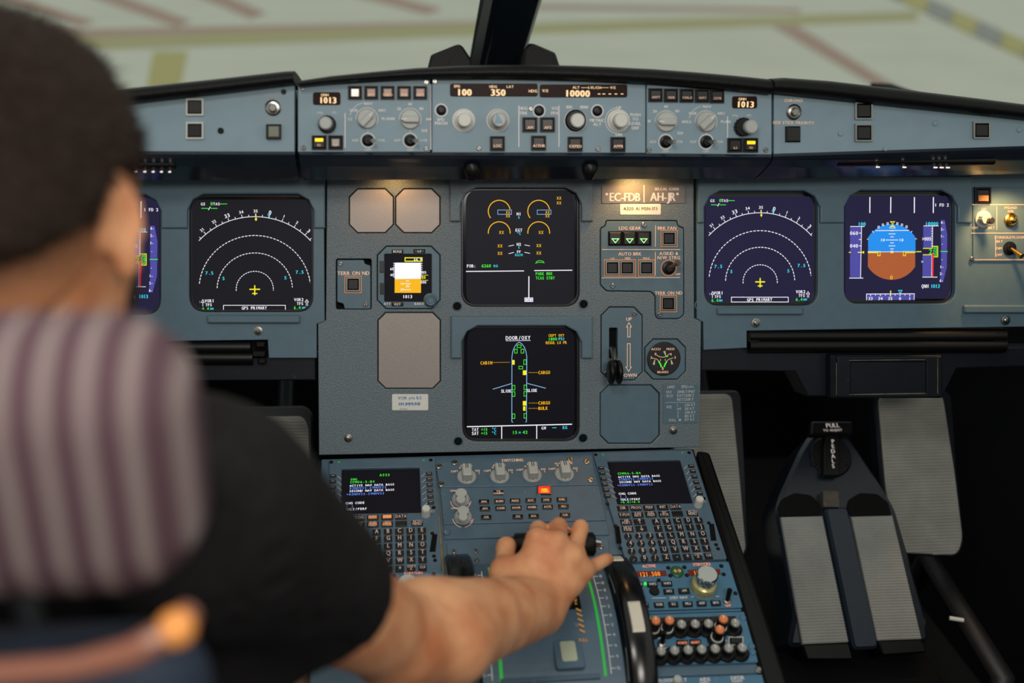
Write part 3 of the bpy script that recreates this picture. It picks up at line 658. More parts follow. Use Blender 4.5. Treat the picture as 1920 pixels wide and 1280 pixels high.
def pfd(T, zc, fx, fy):
    D = Draw(T, zc, DH, 4.267); P = lambda *a: [(fx(x), fy(y)) for x, y in a]
    L = lambda pts, w, mi, c=False: D.l(P(*pts), w, mi, c); F = lambda pts, mi, dz=0.0: D.f(P(*pts), mi, dz); t = lambda s, x, y, h, mi, **k: D.t(s, fx(x), fy(y), h, mi, **k)
    for x in (303, 470, 659, 811): L([(x, 168), (x-1, 295)], 8, cW)
    t('1 FD 2', 878, 231, 25, cW, mono=.78)
    n = 30; cx, cy, rr = 478, 607, 222
    up = []; dn = []
    for i in range(n+1):
        a = math.radians(-58.5+117*i/n); up.append((cx+rr*math.sin(a), cy-rr*math.cos(a)))
        a = math.radians(58.5-117*i/n); dn.append((cx-2+rr*math.sin(a), cy+rr*math.cos(a)))
    F([(289, 607)]+up+[(668, 607)], cB); F([(665, 607)]+dn+[(287, 607)], cN)
    L([(290, 607), (665, 605)], 4, cW); L([(345, 436), (617, 434)], 5, cW)
    for y, w in ((437, 14), (462, 27), (486, 14), (511, 50), (534, 14), (558, 27), (582, 14)): L([(480-w, y), (480+w, y)], 5, cW)
    t('10', 405, 511, 22, cW); t('10', 554, 511, 22, cW)
    L([(289, 604), (385, 604), (385, 637), (366, 637), (366, 613), (289, 613)], 5, cY, True); L([(663, 604), (570, 604), (570, 637), (588, 637), (588, 613), (663, 613)], 5, cY, True)
    L([(470, 600), (487, 600), (487, 614), (470, 614)], 5, cY, True)
    L([(468, 364), (500, 364), (484, 382)], 5, cY, True); L([(472, 404), (496, 404), (484, 386)], 5, cY, True); L([(460, 416), (506, 416), (498, 402), (468, 402)], 4, cY, True)
    for x, y in ((373, 408), (407, 390), (445, 380), (522, 380), (559, 390), (596, 405)): D.r(fx(x-6), fy(y-7), fx(x+6), fy(y+7), 4, cW)
    L([(322, 440), (334, 452)], 5, cW); L([(641, 440), (630, 451)], 5, cW); L([(280, 504), (292, 504)], 8, cA); L([(666, 502), (678, 502)], 8, cA)
    D.box(fx(144), fy(404), fx(232), fy(816), cV); L([(146, 403), (260, 403)], 5, cW); L([(236, 404), (228, 816)], 5, cW); L([(137, 816), (250, 816)], 5, cW)
    t('060', 176, 456, 28, cW, mono=.8); t('040', 176, 558, 28, cW, mono=.8); t('100', 239, 383, 28, cC, mono=.76)
    for y in (456, 507, 558): L([(214, y), (234, y)], 5, cW)
    L([(134, 610), (150, 610)], 7, cY); L([(206, 610), (240, 610)], 7, cY); F([(256, 598), (256, 621), (234, 610)], cY, .0002)
    D.box(fx(730), fy(399), fx(803), fy(580), cV); D.box(fx(724), fy(630), fx(799), fy(810), cV)
    L([(733, 398), (852, 398)], 5, cW); L([(805, 398), (802, 570)], 5, cW); L([(800, 630), (797, 808)], 5, cW); L([(722, 808), (842, 808)], 5, cW)
    for y in list(range(420, 570, 20))+list(range(645, 800, 18)): L([(793, y), (800, y)], 4, cW)
    t('10000', 798, 381, 28, cC, mono=.76); t('>005', 757, 502, 28, cW, mono=.74, wf=.9); t('>', 722, 685, 22, cW, mono=0)
    L([(727, 578), (803, 578)], 6, cY); L([(727, 629), (803, 629)], 6, cY); L([(803, 578), (803, 562), (845, 562), (845, 646), (812, 646), (812, 629)], 6, cY)
    t('2', 787, 604, 38, cG, mono=0); t('20', 824, 604, 30, cG, mono=.7); t('40', 826, 577, 24, cG, mono=.7); t('00', 826, 631, 24, cG, mono=.7)
    F([(799, 612), (814, 612), (810, 805), (797, 805)], cR, .0003); L([(672, 605), (714, 604)], 7, cY)
    F([(872, 352), (902, 352), (922, 470), (918, 730), (888, 850), (862, 850), (872, 740)], cV)
    for s, y in (('6-', 370), ('2-', 425), ('1-', 480), ('-', 541), ('-', 664), ('1-', 726), ('2-', 780), ('6-', 835)): t(s, 886-(y-370)*.022, y, 22, cW, mono=.7)
    L([(868, 603), (925, 603)], 6, cG)
    t('QNH', 744, 880, 29, cW, mono=.74, wf=.9); t('1013', 826, 880, 29, cC, mono=.72, wf=.9); t('0', 474, 811, 32, cA, mono=0)
    D.box(fx(276), fy(943), fx(657), fy(991), cV); L([(276, 992), (276, 943), (658, 941), (656, 990)], 5, cW)
    for s, x in (('33', 308), ('34', 387), ('35', 466), ('0', 544), ('1', 622)): t(s, x, 979, 24, cW, mono=.8); L([(x, 945), (x, 960)], 5, cW)
    for x in (348, 427, 505, 583): L([(x, 945), (x, 955)], 5, cW)
    L([(469, 915), (467, 962)], 8, cY); L([(532, 914), (560, 914), (545, 940)], 5, cC, True)
    D.mb.build('symbology', SCM, T)
T = du('pfr', 'primary_flight_display', 'primary flight display on the right with blue and brown horizon', S_I, (3, 9, 3, 9)); pfd(T, z3, lambda x: x, lambda y: y)
T = du('pfl', 'primary_flight_display', 'primary flight display half hidden by the pilot\'s head', S_I, (3, 6, 3, 6)); pfd(T, zoom(180, 330, 4.266), lambda x: 355+(x-805)*1.17, lambda y: 447+(y-398)*1.068)
# engine / warning display
T = du('ewd', 'engine_warning_display', 'upper center display with yellow engine arcs and green PARK BRK text', S_DG, (9, 3, 10, 3))
D = Draw(T, zoom(840, 330, 4.739), DH, 4.739)
for cx in (455, 806):
    D.arc(cx, 312, 97, -128, 80, 8, cA).arc(cx, 503, 97, -95, 95, 8, cA)
    D.r(cx-13, 301, cx+109, 340, 4.5, cLB).t('XX', cx+78, 322, 24, cA, mono=.85).t('XX', cx+78, 355, 24, cA, mono=.85).t('XX', cx+20, 500, 27, cA, mono=.85)
for y in (620, 686): D.t('XX', 462, y, 27, cA, mono=.85).t('XX', 807, y-3, 27, cA, mono=.85).l([(538, y+3), (586, y-8)], 5, cW).l([(680, y-9), (728, y)], 5, cW)
for s, y, h, c in (('N1', 336, 27, cW), ('%', 367, 20, cC), ('EGT', 480, 27, cW), ('°C', 510, 24, cC), ('N2', 606, 26, cW), ('%', 635, 18, cC), ('FF', 672, 24, cW), ('KG/H', 700, 22, cC)): D.t(s, 630, y, h, c, mono=.78)
D.t('XX', 986, 196, 26, cA).t('XX', 986, 238, 26, cA).t('FOB:', 207, 798, 28, cW, mono=.74).t('6260', 340, 797, 28, cG, mono=.76).t('KG', 424, 798, 22, cC)
D.l([(160, 847), (675, 842)], 8, cW).l([(766, 839), (1104, 836)], 8, cW).l([(719, 890), (718, 1080)], 9, cW).box(680, 1079, 756, 1117, cW).r(690, 1088, 712, 1108, 4, cV).r(722, 1088, 746, 1108, 4, cV)
D.t('PARK BRK', 778, 867, 27, cG, 'l', mono=.76, wf=.93).t('TCAS STBY', 778, 905, 27, cG, 'l', mono=.76, wf=.93)
D.l([(780, 773), (790, 756), (815, 750), (845, 756), (853, 770), (835, 766), (800, 766)], 5, cG, True)
D.mb.build('symbology', SCM, T)
# system display
T = du('sd', 'system_display', 'lower center display titled DOOR/OXY with an aircraft outline', S_K, (9, 3, 10, 3))
D = Draw(T, zoom(840, 580, 4.739), DH, 4.739)
D.t('DOOR/OXY', 623, 252, 34, cW, mono=.82).l([(514, 278), (733, 275)], 4, cW)
D.t('CKPT OXY', 963, 230, 24, cA, mono=.74).t('1800', 930, 262, 26, cG, mono=.78).t('PSI', 1010, 261, 25, cC, mono=.76).t('REGUL LO PR', 962, 294, 25, cA, mono=.72, wf=.95)
D.l([(577, 1003), (567, 995), (568, 420), (574, 375), (590, 335), (612, 303), (632, 291), (654, 303), (678, 335), (693, 375), (700, 420), (697, 995), (688, 1001)], 6, cLB)
D.l([(398, 708), (566, 657)], 6, cLB).l([(704, 656), (868, 699)], 6, cLB)
for a in ((615, 315, 649, 338), (592, 352, 615, 387), (649, 352, 673, 387), (673, 447, 695, 488), (630, 504, 664, 528), (571, 674, 594, 714), (675, 671, 697, 712), (571, 731, 594, 771), (675, 729, 697, 769), (571, 927, 594, 967), (675, 924, 697, 965)): D.r(*a, 5, cG)
for a in ((570, 449, 592, 490), (665, 541, 697, 582), (665, 813, 697, 853), (667, 860, 688, 899)): D.box(*a, cY)
D.t('CABIN', 340, 474, 29, cA, mono=.74).l([(395, 471), (545, 469)], 4, cA, dash=16).t('CARGO', 855, 559, 29, cA, mono=.74).l([(718, 560), (802, 560)], 4, cA, dash=16)
D.t('CARGO', 855, 829, 29, cA, mono=.74).l([(718, 831), (802, 831)], 4, cA, dash=16).t('BULK', 845, 877, 29, cA, mono=.74).l([(718, 878), (802, 878)], 4, cA, dash=16)
D.t('SLIDE', 517, 724, 28, cW, mono=.66).t('SLIDE', 746, 719, 28, cW, mono=.66)
D.l([(168, 1041), (1102, 1019)], 9, cW).l([(477, 1040), (477, 1155)], 8, cW).l([(788, 1030), (788, 1150)], 8, cW)
for s, y in (('TAT', 1066), ('SAT', 1100)): D.t(s, 242, y, 28, cW, mono=.76).t('+15', 322, y-1, 25, cG, mono=.78).t('°C', 408, y-3, 26, cC, mono=.8)
D.t('15', 593, 1092, 28, cG).t('H', 637, 1093, 20, cC).t('42', 685, 1090, 28, cG).t('GW', 851, 1053, 26, cW).l([(926, 1050), (964, 1050)], 5, cC).t('KG', 1039, 1048, 27, cC, mono=.78).l([(885, 1157), (970, 1155)], 5, cG)
D.mb.build('symbology', SCM, T)
# ------------------------------------------------------------------ standby instrument
T = Thing('standby_instrument', 'small standby attitude instrument with blue and orange screen and grey knob', 'instrument', PANEL.at(766, 520))
P = oct_(T, 707, 461, 825.5, 579, 17); P = P if area2(P) > 0 else P[::-1]
z5 = zoom(590, 330, 4.414)
win = T.rect(*z5(577, 645), *z5(968, 1040), .003)
plate('case', offs(P, .001), [rnd(win, .002)], -.012, .003, .001, BLUE2, T)
MB().prism(offs(win, -.001), -.011, -.002).build('screen', S_K, T)
D = Draw(T, z5, -.0018, 4.414)
D.box(662, 716, 880, 845, cW).box(662, 850, 880, 966, cA).r(748, 676, 888, 704, 8, cY).t('66 M', 855, 690, 22, cW, mono=.8)
for s, x, y in (('60', 640, 768), ('40', 640, 818), ('005', 900, 797), ('000', 900, 878)): D.t(s, x, y, 22, cW, mono=.75)
D.t('220', 893, 838, 24, cY, mono=.72).l([(880, 820), (940, 820)], 4, cY).l([(880, 862), (940, 862)], 4, cY).l([(665, 848), (880, 845)], 10, cW)
for y, w in ((868, 14), (890, 28), (904, 12), (916, 16), (940, 28)): D.l([(769-w, y), (769+w, y)], 5, cW)
for y in range(722, 850, 16): D.l([(650, y), (662, y)], 5, cW).l([(880, y), (892, y)], 5, cW)
D.t('20', 723, 938, 18, cW).t('10', 723, 890, 18, cW).t('1013', 768, 997, 27, cW, mono=.76)
D.mb.build('symbology', SCM, T)
MB().flat(T.rect(*z5(668, 722), *z5(876, 838), -.0017), -.00168).build('sky_field', glow('isis_sky', (.75, .85, 1.0), 1.0), T)
for a in ((638, 607, 733, 640), (818, 605, 915, 638), (638, 1044, 733, 1077), (540, 702, 572, 798), (542, 884, 572, 978)):
    q0, q1 = z5(a[0], a[1]), z5(a[2], a[3]); button(T, (q0[0]+q1[0])/2, (q0[1]+q1[1])/2, q1[0]-q0[0], q1[1]-q0[1], .003, .005, KEY)
rknob(T, *z5(957, 1025), 12, .003, [(1.1, 0), (1.05, .3), (.9, .35), (.88, 1.1), (.7, 1.3), (.5, 1.25), (.4, 1.35)], BLUE2, 'baro_knob')
D = Draw(T, z5, .0053, 4.414); D.t('BUGS', 684, 624, 20, mono=0).t('LS', 866, 622, 20, mono=0).t('RST', 686, 1060, 20, mono=0)
D.h = .0033; D.t('ATT', 600, 1056, 20, mono=0).t('BARO', 865, 1056, 20, mono=0); D.mb.build('lettering', WHITE, T)
# ------------------------------------------------------------------ small switch panels on the center panel
T = Thing('terrain_switch_panel', 'small blue TERR ON ND switch panel left of the standby instrument', 'control panel', PANEL.at(663, 533))
P = T.poly([(631, 486), (683, 486), (685, 494), (696, 497), (696, 580), (645, 580), (643, 570), (631, 567)]); P = P if area2(P) > 0 else P[::-1]
MB().prism(rnd(offs(P, .0008), .002, 3), -.012, .0, .0008).build('faceplate', BLUE2, T)
def ann(T, px, py, s, z=0, ring=True, m=None):
    o = button(T, px, py, s*.82, s*.82, z, z+.003, m or KEY, frame=STEEL, fz=z+.0035)
    if ring:
        P = T.rect(px-s*.62, py-s*.62, px+s*.62, py+s*.62, z); MB().stroke(P, .0012, z+.0005, 0, True).build('backlit_outline', glow('outline_amber', srgb(225, 140, 75), .35), parent=o)
    return o
ann(T, *z5(318, 896), 25)
for q in ((214, 724), (422, 1060)): screw(T, *z5(*q), 4.5, 0)
D = Draw(T, z5, .0004, 4.414); D.t('TERR ON ND', 320, 803, 30, mono=0, bold=.05); D.mb.build('lettering', AMBERL, T)
T = Thing('gear_and_brake_controls', 'blue landing gear and auto brake panel with three green triangles', 'control panel', PANEL.at(1204, 480))
P = CUT['gear']; P = [(x+C.fr.o@PANEL.ex-T.fr.o@PANEL.ex, y+C.fr.o@PANEL.ey-T.fr.o@PANEL.ey) for x, y in P]; P = P if area2(P) > 0 else P[::-1]
MB().prism(offs(P, .0011), -.012, 0, .0008).build('faceplate', BLUE2, T)
z7 = zoom(1100, 320, 4.57)
MB().prism(T.rect(*z7(184, 518), *z7(552, 642)), 0, .001).build('indicator_recess', SOOT, T)
for x in (246, 369, 489):
    o = button(T, *z7(x, 580), 23, 24, .001, .004, KEY, 'gear_indicator')
    D = Draw(T, z7, .0042, 4.57); D.l([(x-28, 583), (x+28, 583), (x, 617)], 7, 0, True); D.mb.build('down_arrow', glow('arrow_green', (.35, .95, .3), 1.1), parent=o)
for x, y in ((706, 580), (221, 832), (348, 832), (514, 832), (700, 1138)): ann(T, *z7(x, y), 24.5)
toggle(T, *z7(702, 832), 12, 0, (.35, .38, .85), .022, mat('toggle_tip_brown', srgb(96, 78, 68), .4), glow('ring_amber', srgb(225, 140, 75), .3))
for q in ((490, 462), (223, 985), (625, 1228)): screw(T, *z7(*q), 4.8, 0)
D = Draw(T, z7, .0004, 4.57)
for s, x, y, h in (('LDG GEAR', 370, 491, 28), ('BRK FAN', 688, 491, 28), ('AUTO BRK', 370, 712, 28), ('LO', 222, 752, 18), ('MED', 352, 750, 18), ('MAX', 512, 750, 18), ('A/SKID &', 703, 708, 28), ('N/W STRG', 703, 744, 28), ('ON', 783, 778, 18), ('OFF', 782, 887, 18), ('TERR ON ND', 702, 1047, 28)): D.t(s, x, y, h, mono=0, bold=.04, wf=.95)
D.l([(130, 675), (803, 675)], 5).l([(130, 917), (800, 914)], 5).l([(590, 468), (588, 650)], 5).l([(588, 695), (587, 895)], 5); D.mb.build('lettering', AMBERL, T)
z8 = zoom(1100, 560, 4.265)
T = Thing('landing_gear_lever_panel', 'blue landing gear lever panel with UP and DOWN arrows', 'control panel', PANEL.at(1166, 644))
P = oct_(T, 1126.5, 575, 1205, 713, 16); P = P if area2(P) > 0 else P[::-1]
plate('faceplate', offs(P, .0011), [rnd(T.rect(*z8(181, 232), *z8(247, 480)), .002)], -.012, 0, .0008, BLUE2, T)
for q in ((382, 116), (157, 598)): screw(T, *z8(*q), 4.8, 0)
a, b, c = T.p(*z8(205, 400), .005), T.p(*z8(225, 500), .03), T.p(*z8(228, 590), .034)
lv = MB().tube([(*a, -.01), (*a, .008), (*b, .03)], [.003, .004, .0035], 10).build('lever_arm', STEEL, T)
lv2 = MB()
for dx in (-.0052, .0052):
    v = []
    lv2.tube([(c[0]+dx*1.1-.0042*s_, c[1], .032) for s_ in (1, .8, .4, 0, -.4, -.8, -1)], [.008, .0125, .0145, .015, .0145, .0125, .008], 22)
# stretch the wheel-shaped knob along the slot
lv2.v = [(x, c[1]+(y-c[1])*1.15, z) for x, y, z in lv2.v]
lv2.build('wheel_knob', BLACK, T)
D = Draw(T, z8, .0004, 4.265); D.t('UP', 338, 162, 26, mono=0, bold=.05).t('DOWN', 334, 611, 27, mono=0, bold=.05)
D.l([(338, 190), (358, 225), (347, 225), (347, 305), (328, 305), (328, 225), (318, 225)], 5, 0, True).l([(325, 358), (348, 358), (348, 545), (357, 545), (335, 580), (313, 545), (325, 545)], 5, 0, True); D.mb.build('lettering', AMBERL, T)
T = Thing('brake_pressure_gauge', 'round black brake pressure gauge with green arcs', 'gauge', PANEL.at(1244, 672))
P = oct_(T, 1208.5, 635, 1286, 711.5, 16); P = P if area2(P) > 0 else P[::-1]
gx, gy = T.p(1244, 672); MB().prism(offs(P, .0011), -.012, .0005, .0008).build('case', BLUE2, T)
MB().lathe(gx, gy, [(.0245, .0005), (.0245, .0022), (.0235, .0028)], 40).build('dial', mat('dial_black', srgb(15, 14, 14), .5), T)
D = Draw(T, z8, .0031, 4.265)
D.t('ACCU', 553, 402, 18, mono=0).t('PRESS', 670, 401, 17, mono=0).t('BRAKES', 609, 585, 17, mono=0).t('0', 550, 441, 20, mono=0).t('4', 672, 443, 20, mono=0).t('3', 516, 470, 20, mono=0).t('3', 706, 468, 20, mono=0).t('1', 590, 489, 18, mono=0).t('1', 628, 488, 18, mono=0).t('0', 608, 558, 22, mono=0)
D.l([(558, 448), (575, 460), (605, 467), (635, 462), (665, 436)], 4).l([(520, 472), (560, 482), (585, 505)], 4).l([(690, 472), (655, 484), (632, 505)], 4)
D.l([(590, 545), (610, 545)], 3)
D.mb.build('dial_print', AMBERL, T)
D = Draw(T, z8, .0033, 4.265); D.l([(575, 500), (590, 522), (597, 545)], 11).l([(641, 500), (627, 522), (620, 545)], 11).l([(630, 461), (650, 460)], 8); D.mb.build('green_band', S_G, T)
for a, b in (((536, 526), (545, 486)), ((684, 524), (675, 488)), ((620, 418), (634, 456))):
    D = Draw(T, z8, .0036, 4.265); n = nrm(np.array(b)-np.array(a)); m = np.array([-n[1], n[0]])*9
    D.f([tuple(np.array(a)+m), tuple(np.array(a)-m), tuple(np.array(b)-m*.3), tuple(np.array(b)+m*.3)], 0); D.mb.build('needle', CREAM, T)
# placards and stickers
def placard(name, label, cat, box, m, th=.0012, r=.002):
    T = Thing(name, label, cat, PANEL.at((box[0]+box[2])/2, (box[1]+box[3])/2))
    MB().prism(rnd(T.rect(*box), r, 3), 0, th, .0003).build('plate', m, T); return T
T = placard('registration_placard', 'placard reading EC-FDB AH-JR under the right warm lamp', 'placard', (1128, 346.5, 1284, 381), mat('placard_grey', srgb(104, 104, 104), .4))
D = Draw(T, z7, .0014, 4.57); D.t('EC-FDB', 325, 224, 72, mono=0, bold=.12, wf=.8, gap=.12); D.mb.build('lettering', WHITE, T); D = Draw(T, z7, .0014, 4.57); D.l([(491, 122), (491, 272)], 10); D.mb.build('divider_line', WHITE, T); D = Draw(T, z7, .0014, 4.57); D.t('AH-JR', 650, 222, 72, mono=0, bold=.12, wf=.8, gap=.12).t('SELCAL CODE', 686, 156, 22, mono=0, bold=.1)
for x, y in ((172, 200), (778, 199)): D.f(circ(x, y, 12, 12), 0)
D.mb.build('lettering', WHITE, T)
T = placard('serial_sticker', 'white sticker reading A320 A1 MSN 173', 'sticker', (1162.5, 382, 1239, 402.5), PAPER, .0006)
D = Draw(T, z7, .0009, 4.57); D.t('A320 A1 MSN 173', 460, 324, 27, mono=0, bold=.03); D.mb.build('lettering', mat('ink_black', srgb(40, 36, 34), .6), T)
T = placard('speed_limit_placard', 'small blue placard listing LIMIT SPD figures', 'placard', (1243, 720.5, 1308, 793), BLUE2, .0008, .0015)
D = Draw(T, z8, .0010, 4.265)
for s, x, y, h, al in (('LIMIT', 644, 706, 22, 'l'), ('SPD', 756, 703, 24, 'l'), ('(IAS)', 815, 703, 15, 'l'), ('VLE', 635, 745, 21, 'l'), ('280KT/M67', 724, 743, 22, 'l'), ('VLO', 635, 776, 21, 'l'), ('EXT250KT', 724, 774, 22, 'l'), ('RET220KT', 724, 805, 22, 'l'), ('VFE', 635, 866, 22, 'l'), ('1', 724, 850, 20, 'l'), ('1+F', 724, 880, 21, 'l'), ('2', 724, 910, 21, 'l'), ('3', 724, 939, 21, 'l'), ('FULL', 660, 970, 21, 'l'), ('230 KT', 784, 849, 21, 'l'), ('215 KT', 784, 879, 21, 'l'), ('200 KT', 784, 909, 21, 'l'), ('185 KT', 784, 938, 21, 'l'), ('177 KT', 784, 967, 21, 'l')): D.t(s, x, y, h, 0, al, mono=0, bold=.06, wf=.88)
D.l([(630, 829), (866, 828)], 3).f(circ(745, 968, 10, 12), 0); D.mb.build('lettering', glow('lettering_cold_white', srgb(225, 228, 225), .1), T)
T = placard('radio_sticker', 'white sticker with blue text VOR y/o ILS FM IMMUNE', 'sticker', (735, 738.5, 803, 769), PAPER, .0006)
D = Draw(T, lambda x, y: (x, y), .0009, 1); D.t('VOR y/o ILS', 768, 745.5, 5.5, mono=0, bold=.04).t('FM IMMUNE', 768, 757, 5.5, mono=0, bold=.08).t('05Y0080-2', 757, 766.5, 2.2, mono=0, bold=0); D.mb.build('lettering', mat('ink_blue', srgb(40, 120, 180), .6), T)
# warm flood lamps under the glareshield
def flood(px, py, h, e, tgt, spot=1.7):
    l = bpy.data.lights.new('flood_lamp_bulb', 'SPOT'); l.energy = e; l.color = (1, .52, .17); l.spot_size = spot; l.spot_blend = .6; l.shadow_soft_size = .012
    o = bpy.data.objects.new('flood_lamp_bulb', l); SC.collection.objects.link(o); p = PANEL.hit(px, py, h); o.location = p
    o.rotation_euler = (Vector(PANEL.hit(*tgt))-Vector(p)).to_track_quat('-Z', 'Y').to_euler()
flood(740, 326, .034, .16, (742, 400), 2.3); flood(1192, 326, .034, .5, (1200, 420), 2.3); flood(1890, 330, .06, 2.2, (1895, 500), 1.6)
for px in (740, 1192, 1890):
    q = np.array(G.fr.loc(PANEL.hit(px, 316, .024 if px < 1800 else .055))); MB().tube([q+np.array([0, .018, 0]), q+np.array([0, .004, 0])], [.011, .013], 14).build('flood_lamp', BLACK, G)
# ------------------------------------------------------------------ below the panels: stowed tables, knee bolster, dark skirts
def stow(label, poly_px, bars, ends, org):
    T = Thing('stowed_table', label, 'table', PANEL.at(*org), group='stowed table bars')
    P = T.poly(poly_px); P = P if area2(P) > 0 else P[::-1]
    MB().prism(P, -.03, -.012).build('tray', SOOT, T)
    for x0, x1, y, r in bars:
        a, b = T.p(x0, y, 0), T.p(x1, y, 0); MB().tube([(*a, -.004), (*b, -.004)], r, 12).build('table_bar', BLACK, T)
    for b in ends: MB().prism(rnd(T.rect(*b, .002), .002, 3), -.012, .004, .0015).build('hinge_block', BLACK, T)
stow('black stowed table bar under the navigation display nearest the pilot', [(-150, 640), (502, 634), (504, 686), (-150, 690)], [(-100, 470, 652, .0095), (-100, 474, 672, .0095)], [(473, 657, 498, 669), (480, 640, 497, 651), (484, 671, 499, 682)], (330, 660))
stow('black stowed table bar under the two right displays', [(1398, 617), (1900, 617), (1900, 664), (1398, 664)], [(1405, 1885, 631, .0095), (1405, 1885, 649, .0105)], [(1402, 623, 1424, 642), (1862, 622, 1890, 645)], (1650, 640))
T = Thing('lower_skirt', 'dark navy skirt below the pilot\'s instrument panel', 'panel', PANEL.at(450, 700))
MB().prism(T.poly([(-150, 725), (400, 716), (592, 715), (592, 668), (-150, 680)]), -.06, -.008, .002).build('skirt_plate', NAVY, T)
T = Thing('lower_skirt', 'dark navy skirt with stepped lower edge below the right instrument panel', 'panel', PANEL.at(1650, 700))
P = T.poly([(1318, 696), (1495, 698), (1520, 745), (1775, 740), (1800, 692), (2200, 680), (2200, 650), (1400, 655), (1400, 650), (1318, 652)]); P = P if area2(P) > 0 else P[::-1]
plate('skirt_plate', P, [], -.06, -.008, .002, NAVY, T)
T = Thing('map_holder', 'scuffed dark map holder box under the right displays', 'holder', PANEL.at(1655, 705))
MB().prism(rnd(T.rect(1552, 664, 1760, 744), .003, 3), -.02, .012, .003).build('box', NAVY, T)
SCUFF = mat('scuffed_edge', srgb(120, 116, 90), .6, vary=.5, vs=60)
plate('lid_frame', rnd(T.rect(1567, 668, 1756, 743, .012), .003, 3), [rnd(T.rect(1592, 677, 1734, 738, .012), .002, 3)], .012, .017, .001, NAVY, T)
MB().prism(rnd(T.rect(1592, 677, 1734, 738, .012), .002, 3), .012, .0155, .001).build('lid', NAVY, T)
D = Draw(T, lambda x, y: (x, y), .0175, 1); D.l([(1568, 680), (1568, 741)], 1.2).l([(1592, 739.5), (1735, 737)], 1.6).l([(1758, 672), (1758, 738)], 1.2).l([(1592, 675.5), (1734, 674)], 1.0); D.mb.build('scuffs', SCUFF, T)
# ------------------------------------------------------------------ center pedestal
PD = Thing('center_pedestal', 'blue center pedestal with black side trims between the two seats', 'console', PED)
xl, yt = PD.p(598, 860); xr = PD.p(1303, 846)[0]; yb = yt-.62
MB().prism([(xl, yb), (xr-.005, yb), (xr, yt), (xl, yt)], -.62, -.003, 0).build('body', NAVY, PD)
MB().prism([(xl+.004, yb), (xr-.006, yb), (xr-.004, yt), (xl+.004, yt)], -.0029, -.0015).build('deck', PBLUE, PD)
a, b = PD.p(1308, 846), PD.p(1455, 1285)
MB().prism(rnd([(b[0]-.02, b[1]-.1), (b[0]+.014, b[1]-.1), (a[0]+.016, a[1]-.004), (a[0]-.002, a[1])], .006, 4), -.10, .006, .005).build('side_trim', BLACK, PD)
MB().prism(rnd([(xl-.014, yb), (xl, yb), (xl, yt), (xl-.014, yt)], .005, 3), -.10, .004, .004).build('side_trim', BLACK, PD)
g0, g1 = PD.p(814, 872), PD.p(838, 1105)
MB().prism([(g1[0]-.0012, g1[1]-.15), (g1[0]+.0012, g1[1]-.15), (g0[0]+.0012, g0[1]), (g0[0]-.0012, g0[1])], 0, .0032).build('edge_strip', mat('worn_brass_strip', srgb(150, 128, 84), .5, .6, vary=.3, vs=80), PD)
